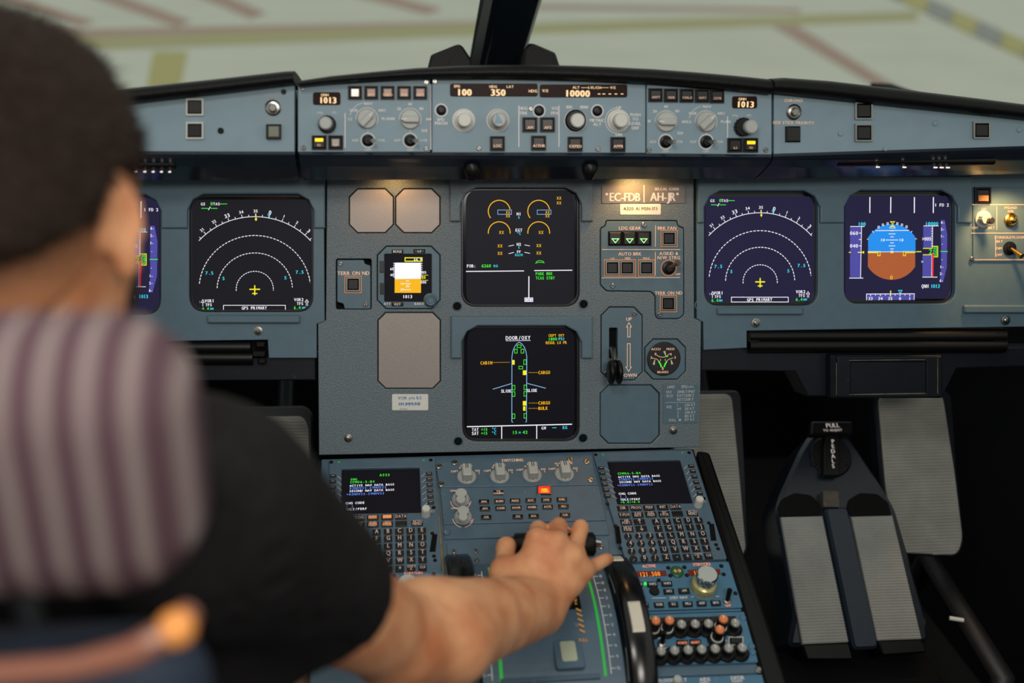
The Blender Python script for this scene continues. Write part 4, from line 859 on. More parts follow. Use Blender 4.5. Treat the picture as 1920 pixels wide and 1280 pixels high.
# ------------------------------------------------------------------ MCDU (laid out once, used for both)
zR = zoom(1100, 840, 4.739)
REF = PED.at(*zR(560, 540))
def rl(x, y, h=0.0): return REF.p(*zR(x, y), h)
LAMPD = glow('lamp_green_dim', srgb(60, 170, 60), .35)
def mcdu(label, fr, lines, lit=()):
    T = Thing('keypad_display_unit', label, 'flight computer', fr, group='keypad display units')
    k = abs(rl(600, 500)[0]-rl(500, 500)[0])/100; kv = abs(rl(500, 600)[1]-rl(500, 500)[1])/100
    P = [rl(*q) for q in ((345, 1022), (1245, 1000), (935, 30), (50, 52))]
    scr = [rl(*q, .004) for q in ((275, 497), (945, 487), (830, 100), (182, 112))]
    plate('case', rnd(P, .004, 3), [rnd(scr, .002, 3)], -.0012, .004, .0012, PBLUE, T)
    MB().prism(offs(scr, -.002), -.001, .0003).build('screen', S_K, T)
    # raised surround of the screen and of the keyboard block
    mb = MB(); dz = .0006
    for s, x, y, h, c in lines: mb.text(s, *rl(x, y, dz), k*h*.95, kv*h*.92, dz, 'l', 1.02, c, bold=.1)
    mb.build('screen_text', SCM, T)
    L = MB(); zt = .0065
    def key(cx, cy, w_, h_, name='key', rd=False, m=KEY):
        x, y = rl(cx, cy, .0062)
        if rd: o = MB().lathe(x, y, [(w_*k/2*1.0, .004), (w_*k/2*.95, .0056), (w_*k/2*.8, .0062)], 16)
        else:
            a, b = w_*k/2, h_*kv/2; o = MB().prism([(x-a, y-b), (x+a, y-b), (x+a, y+b), (x-a, y+b)], .004, .0062, .0007)
        return o.build(name, m, T)
    def cap(s, cx, cy, h, rows=1, mi=0):
        S = s.split('|')
        for i, q in enumerate(S):
            x, y = rl(cx, cy+(i-(len(S)-1)/2)*h*1.05, .0062); L.text(q, x, y, k*h, kv*h*1.15, zt, 'c', 0, mi, bold=.05)
    for i in range(6):
        for cx, cy in (((130, 140, 152, 162, 176, 187)[i], (172, 218, 268, 316, 366, 418)[i]), ((930, 945, 960, 975, 992, 1008)[i], (153, 200, 248, 298, 346, 396)[i])):
            key(cx, cy, 50, 28, 'line_key'); x, y = rl(cx, cy, .0062); L.stroke([(x-.0026, y), (x+.0026, y)], .0007, zt)
        for s_ in (1, -1):
            q = ((182, 190), (196, 238), (210, 286), (222, 335), (236, 385), (248, 435))[i] if s_ > 0 else ((880, 170), (897, 220), (913, 270), (930, 322), (946, 372), (962, 420))[i]
            x, y = rl(*q, .004); L.stroke([(x-.003*s_, y+.003), (x+.003*s_, y-.003)], .0006, .0044)
    fk = [('DIR', 322, 530), ('PROG', 438, 527), ('PERF', 555, 525), ('INIT', 675, 521), ('DATA', 790, 518), ('F-PLN', 335, 590), ('RAD|NAV', 455, 587), ('FUEL|PRED', 572, 583), ('SEC|F-PLN', 690, 580), ('', 808, 577), ('MCDU|MENU', 940, 573), ('AIR|PORT', 352, 653), ('↑', 470, 649), ('NEXT|PAGE', 365, 714), ('↓', 487, 709)]
    for s, x, y in fk:
        key(x, y, 94, 44, 'function_key')
        if s in ('↑', '↓'):
            u = 1 if s == '↑' else -1; q = rl(x, y, .0062)
            L.stroke([(q[0], q[1]-.004*u), (q[0], q[1]+.004*u)], .0008, zt).stroke([(q[0]-.002, q[1]+.001*u), (q[0], q[1]+.004*u), (q[0]+.002, q[1]+.001*u)], .0008, zt)
        elif s: cap(s, x, y, 19 if '|' in s else 22)
    for r, ys in enumerate((781, 846, 912, 978)):
        for c in range(3):
            x = (370, 389, 401, 417)[r]+c*96; key(x, ys-c*3, 66, 66, 'number_key', True); cap('123456789.0/'[r*3+c], x, ys-6-c*3, 30)
    al = 'ABCDEFGHIJKLMNOPQRSTUVWXYZ-+'
    for r, ys in enumerate((650, 710, 774, 838, 900, 967)):
        for c in range(5):
            i = r*5+c; x = 620+r*17.6+c*94; key(x, ys-c*3.5, 66, 46, 'letter_key')
            if i < 28: cap(al[i], x, ys-4-c*3.5, 30)
            else: cap(('OVFY|Δ', 'CLR')[i-28], x, ys-4-c*3.5, 18)
    for x0, y0, x1, y1 in ((255, 712, 295, 862), (1090, 690, 1135, 838)):
        P = [rl(x0+8, y1), rl(x1+12, y1), rl(x1-10, y0), rl(x0-8, y0)]; MB().prism(P, .004, .0046).build('card_slot', SOOT, T)
    for q in ((80, 58), (145, 58), (850, 42), (910, 40), (185, 495), (1040, 445), (258, 690), (300, 888), (1086, 665), (1150, 858), (1168, 893)):
        x, y = rl(*q, .004); gl = q in ((145, 58), (850, 42)); rr_ = .6 if gl else 1; MB().lathe(x, y, [(.0028*rr_, .004), (.0024*rr_, .0048)], 10).build('indicator_light' if gl else 'screw', LAMPD if gl else BLACK, T)
    x, y = rl(990, 505, .004); MB().lathe(x, y, [(.0062, .004), (.0058, .016), (.005, .018)], 14).build('brightness_knob', KWHITE, T)
    L.text('BRT', *rl(1035, 478, .004), k*18, kv*20, .0044, 'c'); L.build('key_lettering', glow('lettering_key', srgb(235, 205, 190), .22), T)
    for s in lit:
        x, y = rl(s[1], s[2], .0062); MB().flat([(x-36*k, y-14*kv), (x+36*k, y-14*kv), (x+36*k, y+14*kv), (x-36*k, y+14*kv)], .00635).build('key_lamp', glow('key_glow_orange', srgb(230, 130, 40), s[3]), T)
    return T
RL = [('CFM56-5-B4', 275, 226, 22, cG), ('ACTIVE NAV DATA BASE', 278, 256, 20, cW), ('02NOV23-29NOV23', 282, 278, 22, cMB), ('SECOND NAV DATA BASE', 288, 302, 20, cW), ('+02NOV23-29NOV23', 270, 330, 21, cMB), ('CHG CODE', 284, 405, 21, cW), ('[ ]', 294, 432, 22, cMB), ('IDLE/PERF', 296, 457, 21, cW), ('+0.0/+0.0', 300, 481, 20, cG)]
mcdu('keypad and screen unit on the right side of the pedestal', REF, RL)
# captain's unit: same layout moved along the pedestal plane
q0 = PED.hit(642.7, 878); q1 = PED.hit(1138.4, 863.6); LREF = Fr(REF.o+(q0-q1), REF.ex, REF.ey)
LL = [('A322', 505, 168, 24, cG), ('ENG', 272, 205, 20, cG)]+RL
LL = [(s, x, y+(3 if i > 1 else 0), h, c) for i, (s, x, y, h, c) in enumerate(LL[:-1])]
mcdu('keypad and screen unit partly covered by the pilot\'s black sleeve', LREF, LL, [('PERF', 555, 525, .35), ('INIT', 675, 521, .9), ('FUEL', 572, 583, .15), ('SEC', 690, 580, .3)])
# ------------------------------------------------------------------ switching and ECAM panel
z9 = zoom(800, 840, 4.741)
T = Thing('switching_panel', 'blue SWITCHING and system page panel with grey selector knobs between the keypads', 'control panel', PED.at(*z9(760, 400)))
def ppoly(T, zc, pts, h=0.0):
    P = [T.p(*zc(*q), h) for q in pts]; return P if area2(P) > 0 else P[::-1]
MB().prism(ppoly(T, z9, [(75, 128), (1465, 88), (1530, 322), (118, 345)], .003), -.001, .003, .0008).build('faceplate', PBLUE, T)
MB().prism(ppoly(T, z9, [(120, 350), (1532, 327), (1598, 636), (150, 672)], .003), -.001, .003, .0008).build('faceplate', PBLUE, T)
MB().prism(ppoly(T, z9, [(152, 680), (1600, 644), (1622, 765), (160, 805)], .001), -.001, .001, .0005).build('faceplate', PBLUE, T)
for q in ((355, 255), (648, 250), (938, 240), (1224, 232)):
    pointer_knob(T, *z9(*q), 18, .003, math.pi/2, KNOB, 1.3, True)
    x, y = T.p(*z9(q[0], q[1]+12), .02); MB().lathe(x+.0, y-.008, [(.0012, .0235), (.0009, .0242)], 8).build('set_screw', mat('set_screw_red', srgb(150, 70, 60), .5), T)
for q in ((303, 462), (323, 618)):
    rknob(T, *z9(*q), 17, .003, [(1, 0), (1, .2), (.85, .5), (.62, .6)], KNOB, 'dimmer_skirt')
    rknob(T, *z9(q[0], q[1]), 11, .011, [(.9, 0), (.95, 2.0)], KNOB, 'dimmer_knob', 1, 26); rknob(T, *z9(q[0], q[1]), 10, .024, [(.95, 0), (.9, .35), (.8, .45)], KNOB, 'knob_cap')
lab = [('TO|CONFIG', 637, 387)]+[(s, 510+138.6*i, 469-3.8*i) for i, s in enumerate(('ENG', 'BLEED', 'PRESS', 'ELEC', 'HYD', 'FUEL'))]+[(s, 518+139.8*i, 531-4.0*i) for i, s in enumerate(('APU', 'COND', 'DOOR', 'WHEEL', 'F/CTL', 'ALL'))]+[('CLR', 530, 607), ('STS', 811, 602), ('RCL', 952, 597), ('CLR', 1231, 588)]
L = Draw(T, z9, .0058, 4.741)
for s, x, y in lab:
    button(T, *z9(x, y), 19, 8.2, .003, .0055, KEY, 'page_key'); S = s.split('|')
    for i, q in enumerate(S): L.t(q, x, y+4+(i-(len(S)-1)/2)*18, 17, mono=0, bold=.06)
L.mb.build('key_lettering', AMBERL, T)
o = button(T, *z9(1045, 374), 21, 12, .003, .007, LAMPR, 'emergency_cancel_button', frame=CHROME, fz=.0085)
D = Draw(T, z9, .0075, 4.741); D.t('EMER', 1048, 366, 16, mono=0, bold=.08).t('CANC', 1050, 383, 16, mono=0, bold=.08); D.mb.build('legend', LAMPY, parent=o)
D = Draw(T, z9, .0034, 4.741); D.t('SWITCHING', 762, 106, 24, mono=0, bold=.05)
for i, s in enumerate(('ATT HDG', 'AIR DATA', 'EIS DMC', 'ECAM/ND XFR')):
    cx, cy = (355, 648, 938, 1224)[i], (250, 245, 236, 228)[i]
    D.t('CAPT', cx-108, cy-45, 17, mono=0).t('F/O', cx+98, cy-50, 17, mono=0).t(s, cx-5, cy-95, 16, mono=0).t('N', cx-60, cy-75, 15, mono=0).t('3', cx+110, cy-30, 15, mono=0)
for q in ((303, 462), (323, 618)): D.arc(q[0], q[1]-6, 92, 100, 170, 4).arc(q[0], q[1]-6, 92, 190, 260, 4)
D.t('OFF', 262, 495, 15, mono=0).t('BRT', 365, 492, 15, mono=0).t('OFF', 278, 652, 17, mono=0).t('BRT', 383, 648, 17, mono=0).t('UPPER', 238, 378, 14, mono=0).t('LOWER', 255, 532, 14, mono=0)
D.mb.build('lettering', AMBERL, T)
for q in ((108, 162), (130, 322), (1424, 122), (1460, 284), (248, 130), (1275, 105)): screw(T, *z9(*q), 6, .003)
for q in ((150, 402), (170, 612), (180, 748), (1490, 362), (1540, 575)): screw(T, *z9(*q), 6.5, .0015, PBLUE)
# ------------------------------------------------------------------ radio panels
zA = zoom(1120, 1030, 5.119)
def radio(label, d):
    fr = PED.at(*zA(820, 340)); R0 = fr; T = Thing('radio_tuner', label, 'radio panel', Fr(fr.o+d, fr.ex, fr.ey), group='radio tuners')
    pp = lambda x, y, h=0.0: R0.p(*zA(x, y), h)
    def poly(*a, h=.003):
        P = [pp(x, y, h) for x, y in a]; return P if area2(P) > 0 else P[::-1]
    k = abs(pp(600, 400)[0]-pp(500, 400)[0])/100; kv = abs(pp(600, 450)[1]-pp(600, 350)[1])/100
    MB().prism(poly((318, 140), (1262, 112), (1402, 552), (402, 582)), -.001, .003, .001).build('faceplate', RBLUE, T)
    MB().prism(poly((402, 592), (1405, 558), (1410, 575), (404, 608)), -.001, .001, .0004).build('lower_flange', RBLUE, T)
    L = MB(); tx = lambda s, x, y, h, mi=0, z=.0034, b=.05: L.text(s, *pp(x, y, z), k*h, kv*h*1.1, z, 'c', 0, mi, bold=b)
    for b, s in (((345, 215, 655, 262), '121.500'), ((865, 200, 1172, 250), '128.235')):
        P = poly((b[0], b[1]), (b[2], b[1]-10), (b[2]+12, b[3]-10), (b[0]+14, b[3])); o = MB().prism(P, .003, .0042).build('frequency_window', RADIOB, T)
        M = MB(); M.text(s, *pp((b[0]+b[2])/2+4, (b[1]+b[3])/2-4, .0045), k*36, kv*44, .0045, 'c', .82, bold=.05); M.build('frequency_digits', RADIO, parent=o)
    x, y = pp(765, 213, .004); MB().lathe(x, y, [(.0085, .003), (.0085, .005), (.007, .0062)], 18).build('transfer_button', mat('button_dark_green', srgb(20, 90, 45), .35), T)
    L.text('↔', x, y, .006, .006, .0066, 'c', 0, 1)
    x, y = pp(1012, 372, .003)
    MB().lathe(x, y, [(.019, .003), (.019, .004), (.0175, .0045)], 30).build('tuning_skirt', RBLUE, T)
    MB().lathe(x, y, [(.0165, .0045), (.0165, .012), (.0155, .016), (.0135, .0175)], 30).build('tuning_ring', mat('worn_cream', srgb(190, 184, 130), .3, .4, vary=.2, vs=90), T)
    MB().lathe(x, y, [(.0125, .0175), (.0135, .026), (.0135, .033), (.012, .0345)], 30).build('tuning_knob', CHROME, T, label='polished steel tuning knob')
    for s, x, y, w_, h_ in (('VHF1', 390, 330, 82, 46), ('VHF2', 525, 328, 100, 48), ('VHF3', 665, 322, 100, 48), ('HF1', 400, 408, 82, 44), ('HF2', 685, 397, 100, 48), ('AM', 830, 392, 105, 50), ('NAV', 445, 530, 92, 44), ('VOR', 590, 526, 92, 48), ('ILS', 728, 521, 92, 48), ('MLS', 866, 517, 92, 48), ('ADF', 1000, 512, 92, 48), ('BFO', 1135, 508, 92, 48)):
        P = poly((x-w_/2, y-h_/2), (x+w_/2, y-h_/2-3), (x+w_/2+8, y+h_/2-3), (x-w_/2+8, y+h_/2), h=.006); MB().prism(P, .003, .006, .0008).build('radio_key', KEY, T); tx(s, x+4, y, 21, z=.0063)
    x, y = pp(547, 400, .003); MB().lathe(x, y, [(.0068, .003), (.006, .005)], 16).build('blank_plug', BLACK, T)
    x, y = pp(460, 331, .003); MB().lathe(x, y, [(.002, .003), (.0016, .0052)], 8).build('indicator_light', LAMPG, T)
    x, y = pp(1245, 495, .003); t0 = MB().lathe(x, y, [(.0055, .003), (.005, .005), (.003, .006)], 14).build('toggle_switch', STEEL, T); MB().tube([(x, y, .005), (x+.0005, y+.004, .022)], [.0026, .0034], 10).build('lever', BLACK, parent=t0)
    tx('ACTIVE', 495, 157, 26, 1); tx('STBY/CRS', 1002, 140, 26, 1); tx('STBY NAV', 780, 460, 24); tx('OFF', 1255, 535, 22, 1)
    for a, b in (((525, 465), (660, 462)), ((900, 452), (1170, 447))): L.stroke([pp(*a, .0034), pp(*b, .0034)], .0007, .0034)
    L.build('lettering', [WHITE, REDL], T)
    for q in ((680, 175), (835, 170), (1190, 158), (345, 262), (700, 250), (858, 246), (1212, 238), (1325, 420), (590, 295)):
        x, y = pp(*q, .003); MB().lathe(x, y, [(.003, .003), (.0025, .004)], 10).build('screw', BLACK, T)
    return T
radio('blue radio tuning panel under the right keypad, reading 121.500', np.zeros(3))
radio('blue radio tuning panel under the left keypad behind the forearm', (q0-q1)+PED.ey*.006)
# ------------------------------------------------------------------ audio panel
T = Thing('audio_panel', 'blue audio panel with rows of black knobs, some orange capped', 'audio panel', PED.at(*zA(980, 850)))
MB().prism(ppoly(T, zA, [(415, 622), (1412, 592), (1562, 1078), (440, 1108)], .003), -.001, .003, .001).build('faceplate', RBLUE, T)
for i in range(7):
    x0 = 447+127*i; P = ppoly(T, zA, [(x0, 655-3.2*i), (x0+118, 652-3.2*i), (x0+126, 708-3.2*i), (x0+6, 712-3.2*i)], .006)
    MB().prism(P, .003, .006, .0008).build('transmit_key', KEY, T)
MB().flat(ppoly(T, zA, [(472, 660), (530, 658), (533, 674), (475, 676)], .0062), .0063).build('call_light', LAMPG, T)
MB().stroke([T.p(*zA(*q), .0035) for q in ((447, 655), (454, 712), (500, 714))], .0006, .0035).build('key_outline', WHITE, T)
def pot(zx, zy, up, capm):
    px, py = zA(zx, zy); x, y = T.p(px, py, .003); mb = MB()
    mb.lathe(x, y, [(.0112, .003), (.0112, .0065), (.0092, .0085)], 20); b = mb.build('volume_knob', BLACK, T)
    hgt = .010 if up else .004
    if up: MB().lathe(x, y, [(.0078, .0085), (.0078, .0105)], 16).build('white_collar', KWHITE, parent=b); MB().lathe(x, y, [(.0066, .0105), (.0066, .0255)], 16, 0, True).build('stem', BLACK, parent=b)
    else: MB().lathe(x, y, [(.0062, .0085), (.0055, .0165)], 16).build('stem', BLACK, parent=b)
    z = .0255 if up else .0165; MB().lathe(x, y, [(.0058, z), (.0054, z+.0025), (.004, z+.0035)], 16).build('cap', capm, parent=b)
    MB().stroke([(x, y-.0008), (x, y+.004)], .0011, z+.0037).build('index_line', WHITE, parent=b)
CAPG = mat('cap_grey_clear', srgb(150, 152, 146), .25)
for i, x in enumerate((530, 660, 788, 918, 1046, 1172, 1300)): pot(x, 785-3*i, i in (0, 1, 5), ORANGE if i in (0, 1, 5) else CAPG)
pot(1138, 870, True, ORANGE)
for i in range(7): pot(592+129*i, 1035-5.5*i, False, CAPG)
x, y = T.p(*zA(620, 905), .003); t0 = MB().lathe(x, y, [(.006, .003), (.005, .005), (.003, .006)], 14).build('toggle_switch', STEEL, T); MB().tube([(x, y, .005), (x, y+.004, .022)], [.0026, .0034], 10).build('lever', BLACK, parent=t0)
L = Draw(T, zA, .0064, 5.119)
for s, x, y in (('VOICE', 816, 890), ('RESET', 943, 885)): button(T, *zA(x, y), 21, 11.5, .003, .006, KEY, 'audio_key'); L.t(s, x, y+4, 22, mono=0, bold=.06)
L.mb.build('key_lettering', REDL, T)
button(T, *zA(1333, 870), 23, 12, .003, .006, KEY, 'public_address_key', frame=KNOB, fz=.0045)
L = Draw(T, zA, .0034, 5.119)
for i, s in enumerate(('VHF1', 'VHF2', 'VHF3', 'HF1', 'HF2', 'INT', 'CAB')): L.t(s, 500+127*i, 728-3*i, 17, mono=0)
for i, s in enumerate(('VOR1', 'VOR2', 'MKR', 'ILS', 'MLS', 'ADF1', 'ADF2')): L.t(s, 552+129*i, 968-5*i, 17, mono=0)
L.t('PA', 1225, 874, 20, mono=0).t('RAD', 632, 940, 20, mono=0).t('INT', 594, 850, 15, mono=0).t('CALL', 495, 645, 12, mono=0); L.mb.build('lettering', WHITE, T)
for q in ((455, 1040), (1490, 985), (1480, 930), (1395, 655)): screw(T, *zA(*q), 6, .003, RBLUE)
T = Thing('flood_light_panel', 'blue panel lettered FLOOD LT, AIDS and DFDR at the bottom edge', 'control panel', PED.at(*zA(1000, 1250)))
MB().prism(ppoly(T, zA, [(440, 1132), (1570, 1100), (1590, 1180), (450, 1225)], .001), -.001, .001, .0005).build('faceplate', PBLUE, T)
MB().prism(ppoly(T, zA, [(450, 1235), (1592, 1195), (1720, 1560), (470, 1600)], .003), -.001, .003, .0008).build('faceplate', RBLUE, T)
D = Draw(T, zA, .0034, 5.119); D.t('FLOOD', 665, 1255, 34, mono=0).t('LT', 832, 1250, 34, mono=0).t('AIDS', 1030, 1245, 34, mono=0).t('PRINT', 1030, 1278, 22, mono=0).t('DFDR', 1345, 1230, 36, mono=0).t('EVENT', 1345, 1262, 24, mono=0); D.mb.build('lettering', WHITE, T)
for q in ((480, 1200), (1545, 1158)): rknob(T, *zA(*q), 7, .001, [(1, 0), (.95, .4), (.7, .5), (.6, .7)], STEEL, 'panel_fastener')
rknob(T, *zA(765, 1262), 9, .003, [(1, 0), (1, .5), (.8, 1.0)], KNOB, 'dimmer_knob')
# ------------------------------------------------------------------ throttle quadrant, thrust levers, trim wheels
QF = PED.at(1010, 1160)
T = Thing('throttle_quadrant', 'blue throttle quadrant with green scale stripes under the hand', 'throttle quadrant', QF)
MB().prism(ppoly(T, lambda x, y: (x, y), [(838, 1018), (1140, 1008), (1168, 1300), (846, 1320)], .001), -.001, .0012, .0005).build('base_plate', PBLUE, T)
for q in ((851, 1034), (892, 1033), (894, 1050), (1127, 1026)): screw(T, *q, 5, .0012)
Yf, Yb = T.p(960, 1055)[1], T.p(960, 1335)[1]
def az(y): s = (y-Yb)/(Yf-Yb); return .001+.030*math.sin(math.pi*min(1, max(0, s)))**.8
def archstrip(xa0, xa1, s0, s1, dz, name, m, n=22, par=None):
    mb = MB(); V = []
    for i in range(n+1):
        y = Yf+(Yb-Yf)*(s0+(s1-s0)*i/n); z = az(y)+dz; V += [(xa0, y, z), (xa1, y, z)]
    mb.add(V, [(2*i, 2*i+2, 2*i+3, 2*i+1) for i in range(n)], 0, True)
    return mb.build(name, m, T) if par is None else mb.build(name, m, parent=par)
X0, X1 = T.p(895, 1150, .02)[0], T.p(1150, 1150, .02)[0]
mb = MB(); n = 22; V = []
for i in range(n+1):
    y = Yf+(Yb-Yf)*i/n; V += [(X0, y, 0), (X0, y, az(y)), (X1, y, az(y)), (X1, y, 0)]
mb.add(V, [(4*i+k, 4*i+4+k, 4*i+5+k, 4*i+1+k) for i in range(n) for k in range(3)], 0); mb.build('arched_housing', PBLUE, T)
GRN = glow('scale_green', (.02, .55, .06), .35)
xg = T.p(1126, 1200, .025)[0]; archstrip(xg-.0016, xg+.0016, .06, .86, .0005, 'green_stripe', GRN); xg2 = T.p(924, 1105, .025)[0]; archstrip(xg2-.002, xg2+.002, .06, .86, .0005, 'green_stripe', GRN)
xs = T.p(1137, 1200, .025)[0]; archstrip(xs-.0004, xs+.0004, .1, .85, .0005, 'scale_line', WHITE); xs2 = T.p(908, 1105, .025)[0]; archstrip(xs2-.0004, xs2+.0004, .1, .85, .0005, 'scale_line', WHITE)
mb = MB()
for i in range(12):
    s = .14+.062*i; y = Yf+(Yb-Yf)*s; z = az(y)+.0007
    for xx, sg in ((xs, 1), (xs2, -1)):
        mb.stroke([(xx, y), (xx+.006*sg, y)], .0007, z); mb.text(str([17, 13, 10, 8, 5, 2, 0, 2, 4, 6, 9, 12][i]), xx+.0095*sg, y, .0035, .004, z)
mb.build('scale_marks', WHITE, T)
for x0p, x1p in ((938, 1010), (1024, 1090)):
    xa, xb = T.p(x0p, 1150, .025)[0], T.p(x1p, 1150, .025)[0]; archstrip(xa, xb, .05, .46, .0006, 'lever_slot_and_shadow', SOOT)  # slots, with the black widened to stand for the forearm's shadow
mb = MB(); xo = T.p(1095, 1180, .028)[0]
for i in range(6): y = Yf+(Yb-Yf)*(.42+.035*i); mb.stroke([(xo-.006, y), (xo, y-.004)], .0016, az(y)+.0007)
mb.text('FLX', xo-.008, Yf+(Yb-Yf)*.40, .005, .006, az(Yf+(Yb-Yf)*.40)+.0008, 'c'); mb.text('FULL', xo-.003, Yf+(Yb-Yf)*.66, .0035, .004, az(Yf+(Yb-Yf)*.66)+.0012); mb.build('orange_marks', glow('mark_orange', srgb(235, 160, 40), .4), T)
yw = Yf+(Yb-Yf)*.72; xw = T.p(1065, 1210, .03)[0]
MB().prism(rnd([(xw-.017, yw-.022), (xw+.017, yw-.022), (xw+.017, yw+.02), (xw-.017, yw+.02)], .004, 3), az(yw)-.004, az(yw)+.003, .001).build('trim_window_frame', PBLUE, T)
MB().prism(rnd([(xw-.009, yw-.014), (xw+.009, yw-.014), (xw+.009, yw+.012), (xw-.009, yw+.012)], .003, 3), az(yw), az(yw)+.0036).build('trim_window', mat('window_pale_green', srgb(178, 186, 160), .3), T)
for y_, m in ((Yf+(Yb-Yf)*.86, PBLUE),):
    MB().prism([(X0+.02, y_-.003), (X1-.03, y_-.003), (X1-.03, y_+.003), (X0+.02, y_+.003)], az(y_)-.006, az(y_)+.003, .0008).build('cross_ridge', m, T)
def lever(label, xa, xb, base_px):
    A, B = W(xa, 1022, 1.205), W(xb, 1020, 1.205); fr = Fr(QF.hit(*base_px, .02), PED.ex, PED.ey); T = Thing('thrust_lever', label, 'lever', fr, group='thrust levers')
    la, lb = np.array(fr.loc(A)), np.array(fr.loc(B)); lc = (la+lb)/2
    MB().tube([la, la+(lb-la)*.06, la+(lb-la)*.94, lb], [.010, .0145, .0145, .010], 18).build('handle', BLACK, T)
    MB().tube([(0, 0, -.01), lc*.55+np.array([0, -.01, 0]), lc], [.008, .008, .009], 10, flat=.6).build('arm', BLACK, T)
    MB().tube([lb+np.array([-.003, 0, .004]), lb+np.array([.0045, 0, .002])], [.006, .005], 12).build('disconnect_button', CHROME, T)
lever('left thrust lever gripped by the pilot\'s fingers', 962, 1034, (985, 1120)); lever('right thrust lever with its end showing beside the hand', 1040, 1117, (1072, 1118))
def wheel(label, px, marks, sides, rad=.15, dz=.10, yc=1180):
    c = PED.hit(px, yc); fr = Fr(c-PED.ez*dz, PED.ex, PED.ey); T = Thing('trim_wheel', label, 'trim wheel', fr, group='trim wheels')
    n = 72; prof = [(-.010, .055), (-.012, rad-.022), (-.016, rad-.010), (-.0165, rad-.003), (-.013, rad), (.013, rad), (.0165, rad-.003), (.016, rad-.010), (.012, rad-.022), (.010, .055)]
    mb = MB(); V = [(x, r*math.sin(2*math.pi*i/n), r*math.cos(2*math.pi*i/n)) for i in range(n) for x, r in prof]; m = len(prof)
    mb.add(V, [(i*m+k, i*m+k+1, ((i+1) % n)*m+k+1, ((i+1) % n)*m+k) for i in range(n) for k in range(m-1)], 0, True)
    mb.build('wheel_rim', mat('wheel_black_gloss', srgb(14, 14, 15), .22), T)
    for a, w_ in marks:
        V = []; nn = 8
        for i in range(nn+1):
            f = math.radians(a-w_/2+w_*i/nn); e = .0012 if 0 < i < nn else -.001
            for x, ee in ((-.0085, -.001), (-.007, e), (.007, e), (.0085, -.001)): V.append((x, (rad+ee)*math.sin(f), (rad+ee)*math.cos(f)))
        MB().add(V, [(4*i+k, 4*i+k+1, 4*i+5+k, 4*i+4+k) for i in range(nn) for k in range(3)], 0, False).build('white_marker', CREAM, T)
    for a, w_ in sides:
        V = []; nn = 6
        for i in range(nn+1):
            f = math.radians(a-w_/2+w_*i/nn)
            for r in (rad-.0095, rad-.0055): V.append((-.0172, r*math.sin(f), r*math.cos(f)))
        MB().add(V, [(2*i, 2*i+1, 2*i+3, 2*i+2) for i in range(nn)], 0).build('side_marker', CREAM, T)
    return T
wheel('black trim wheel with white markers right of the hand', 1178, [(38, 8), (-5, 17), (-48, 17), (80, 12)], [(18, 15), (-26, 15), (-65, 15)])
wheel('black trim wheel left of the hand, beside the left keypad', 868, [(80, 12), (-20, 17)], [(30, 14), (-10, 14)])
# ------------------------------------------------------------------ rudder pedals and footrest
def pedal(label, pts, dark, z, org, tilt=28):
    fr = tilted(W(*org, z), tilt); T = Thing('rudder_pedal', label, 'pedal', fr, group='rudder pedals')
    P = T.poly(pts); P = P if area2(P) > 0 else P[::-1]; Q = T.poly(dark); Q = Q if area2(Q) > 0 else Q[::-1]
    MB().prism(rnd(Q, .016, 5), -.03, -.004, .003, bottom=True).build('frame', NAVY, T)
    MB().prism(rnd(P, .014, 5), -.006, .0, .0015).build('tread_base', PEDALM, T)
    ys = [q[1] for q in P]; y0, y1 = min(ys)+.004, max(ys)-.004; n = int((y1-y0)/.0052); mb = MB(); poly = rnd(P, .014, 5)
    for i in range(n):                                          # fine ribs across the tread
        y = y0+(y1-y0)*i/n; xs = []
        for a, b in zip(poly, poly[1:]+poly[:1]):
            if (a[1]-y)*(b[1]-y) < 0: xs.append(a[0]+(b[0]-a[0])*(y-a[1])/(b[1]-a[1]))
        if len(xs) >= 2:
            x0, x1 = min(xs)+.003, max(xs)-.003
            mb.add([(x0, y-.0013, 0), (x1, y-.0013, 0), (x1, y, .0011), (x0, y, .0011), (x1, y+.0013, 0), (x0, y+.0013, 0)], [(0, 1, 2, 3), (3, 2, 4, 5)])
    mb.build('tread_ribs', PEDALM, T, kind='stuff')
    x, y = np.mean([q[0] for q in P]), max(ys); MB().tube([(x, y-.06, -.02), (x, y+.05, -.06), (x, y+.16, -.1)], .014, 10).build('pedal_arm', NAVY, T)
pedal('wide ribbed grey rudder pedal under the map holder', [(1647, 742), (1768, 738), (1790, 880), (1806, 1010), (1796, 1041), (1690, 1036), (1662, 920)], [(1640, 735), (1788, 733), (1798, 880), (1813, 1020), (1800, 1046), (1684, 1040), (1655, 920)], 1.66, (1725, 890))
pedal('ribbed grey rudder pedal beside the right edge of the pedestal', [(1255, 740), (1372, 738), (1386, 880), (1399, 1030), (1388, 1046), (1300, 1046), (1270, 900)], [(1248, 733), (1392, 731), (1400, 880), (1407, 1030), (1395, 1052), (1292, 1050), (1262, 900)], 1.66, (1330, 890))
pedal('ribbed grey rudder pedal showing above the pilot\'s shoulder', [(430, 782), (568, 780), (578, 800), (582, 960), (585, 1050), (440, 1050)], [(410, 764), (572, 760), (586, 775), (586, 960), (592, 1056), (430, 1056)], 1.62, (510, 890))
FRF = tilted(W(1590, 1040, 1.56), 48)
T = Thing('footrest', 'dark navy footrest with two ribbed grey strips and pedal adjusting handle', 'footrest', FRF)
I = lambda x, y: (x, y)
P = ppoly(T, I, [(1478, 1212), (1745, 1204), (1738, 1150), (1680, 950), (1665, 925), (1612, 842), (1590, 812), (1520, 812), (1500, 845), (1462, 930), (1455, 955), (1490, 1150)])
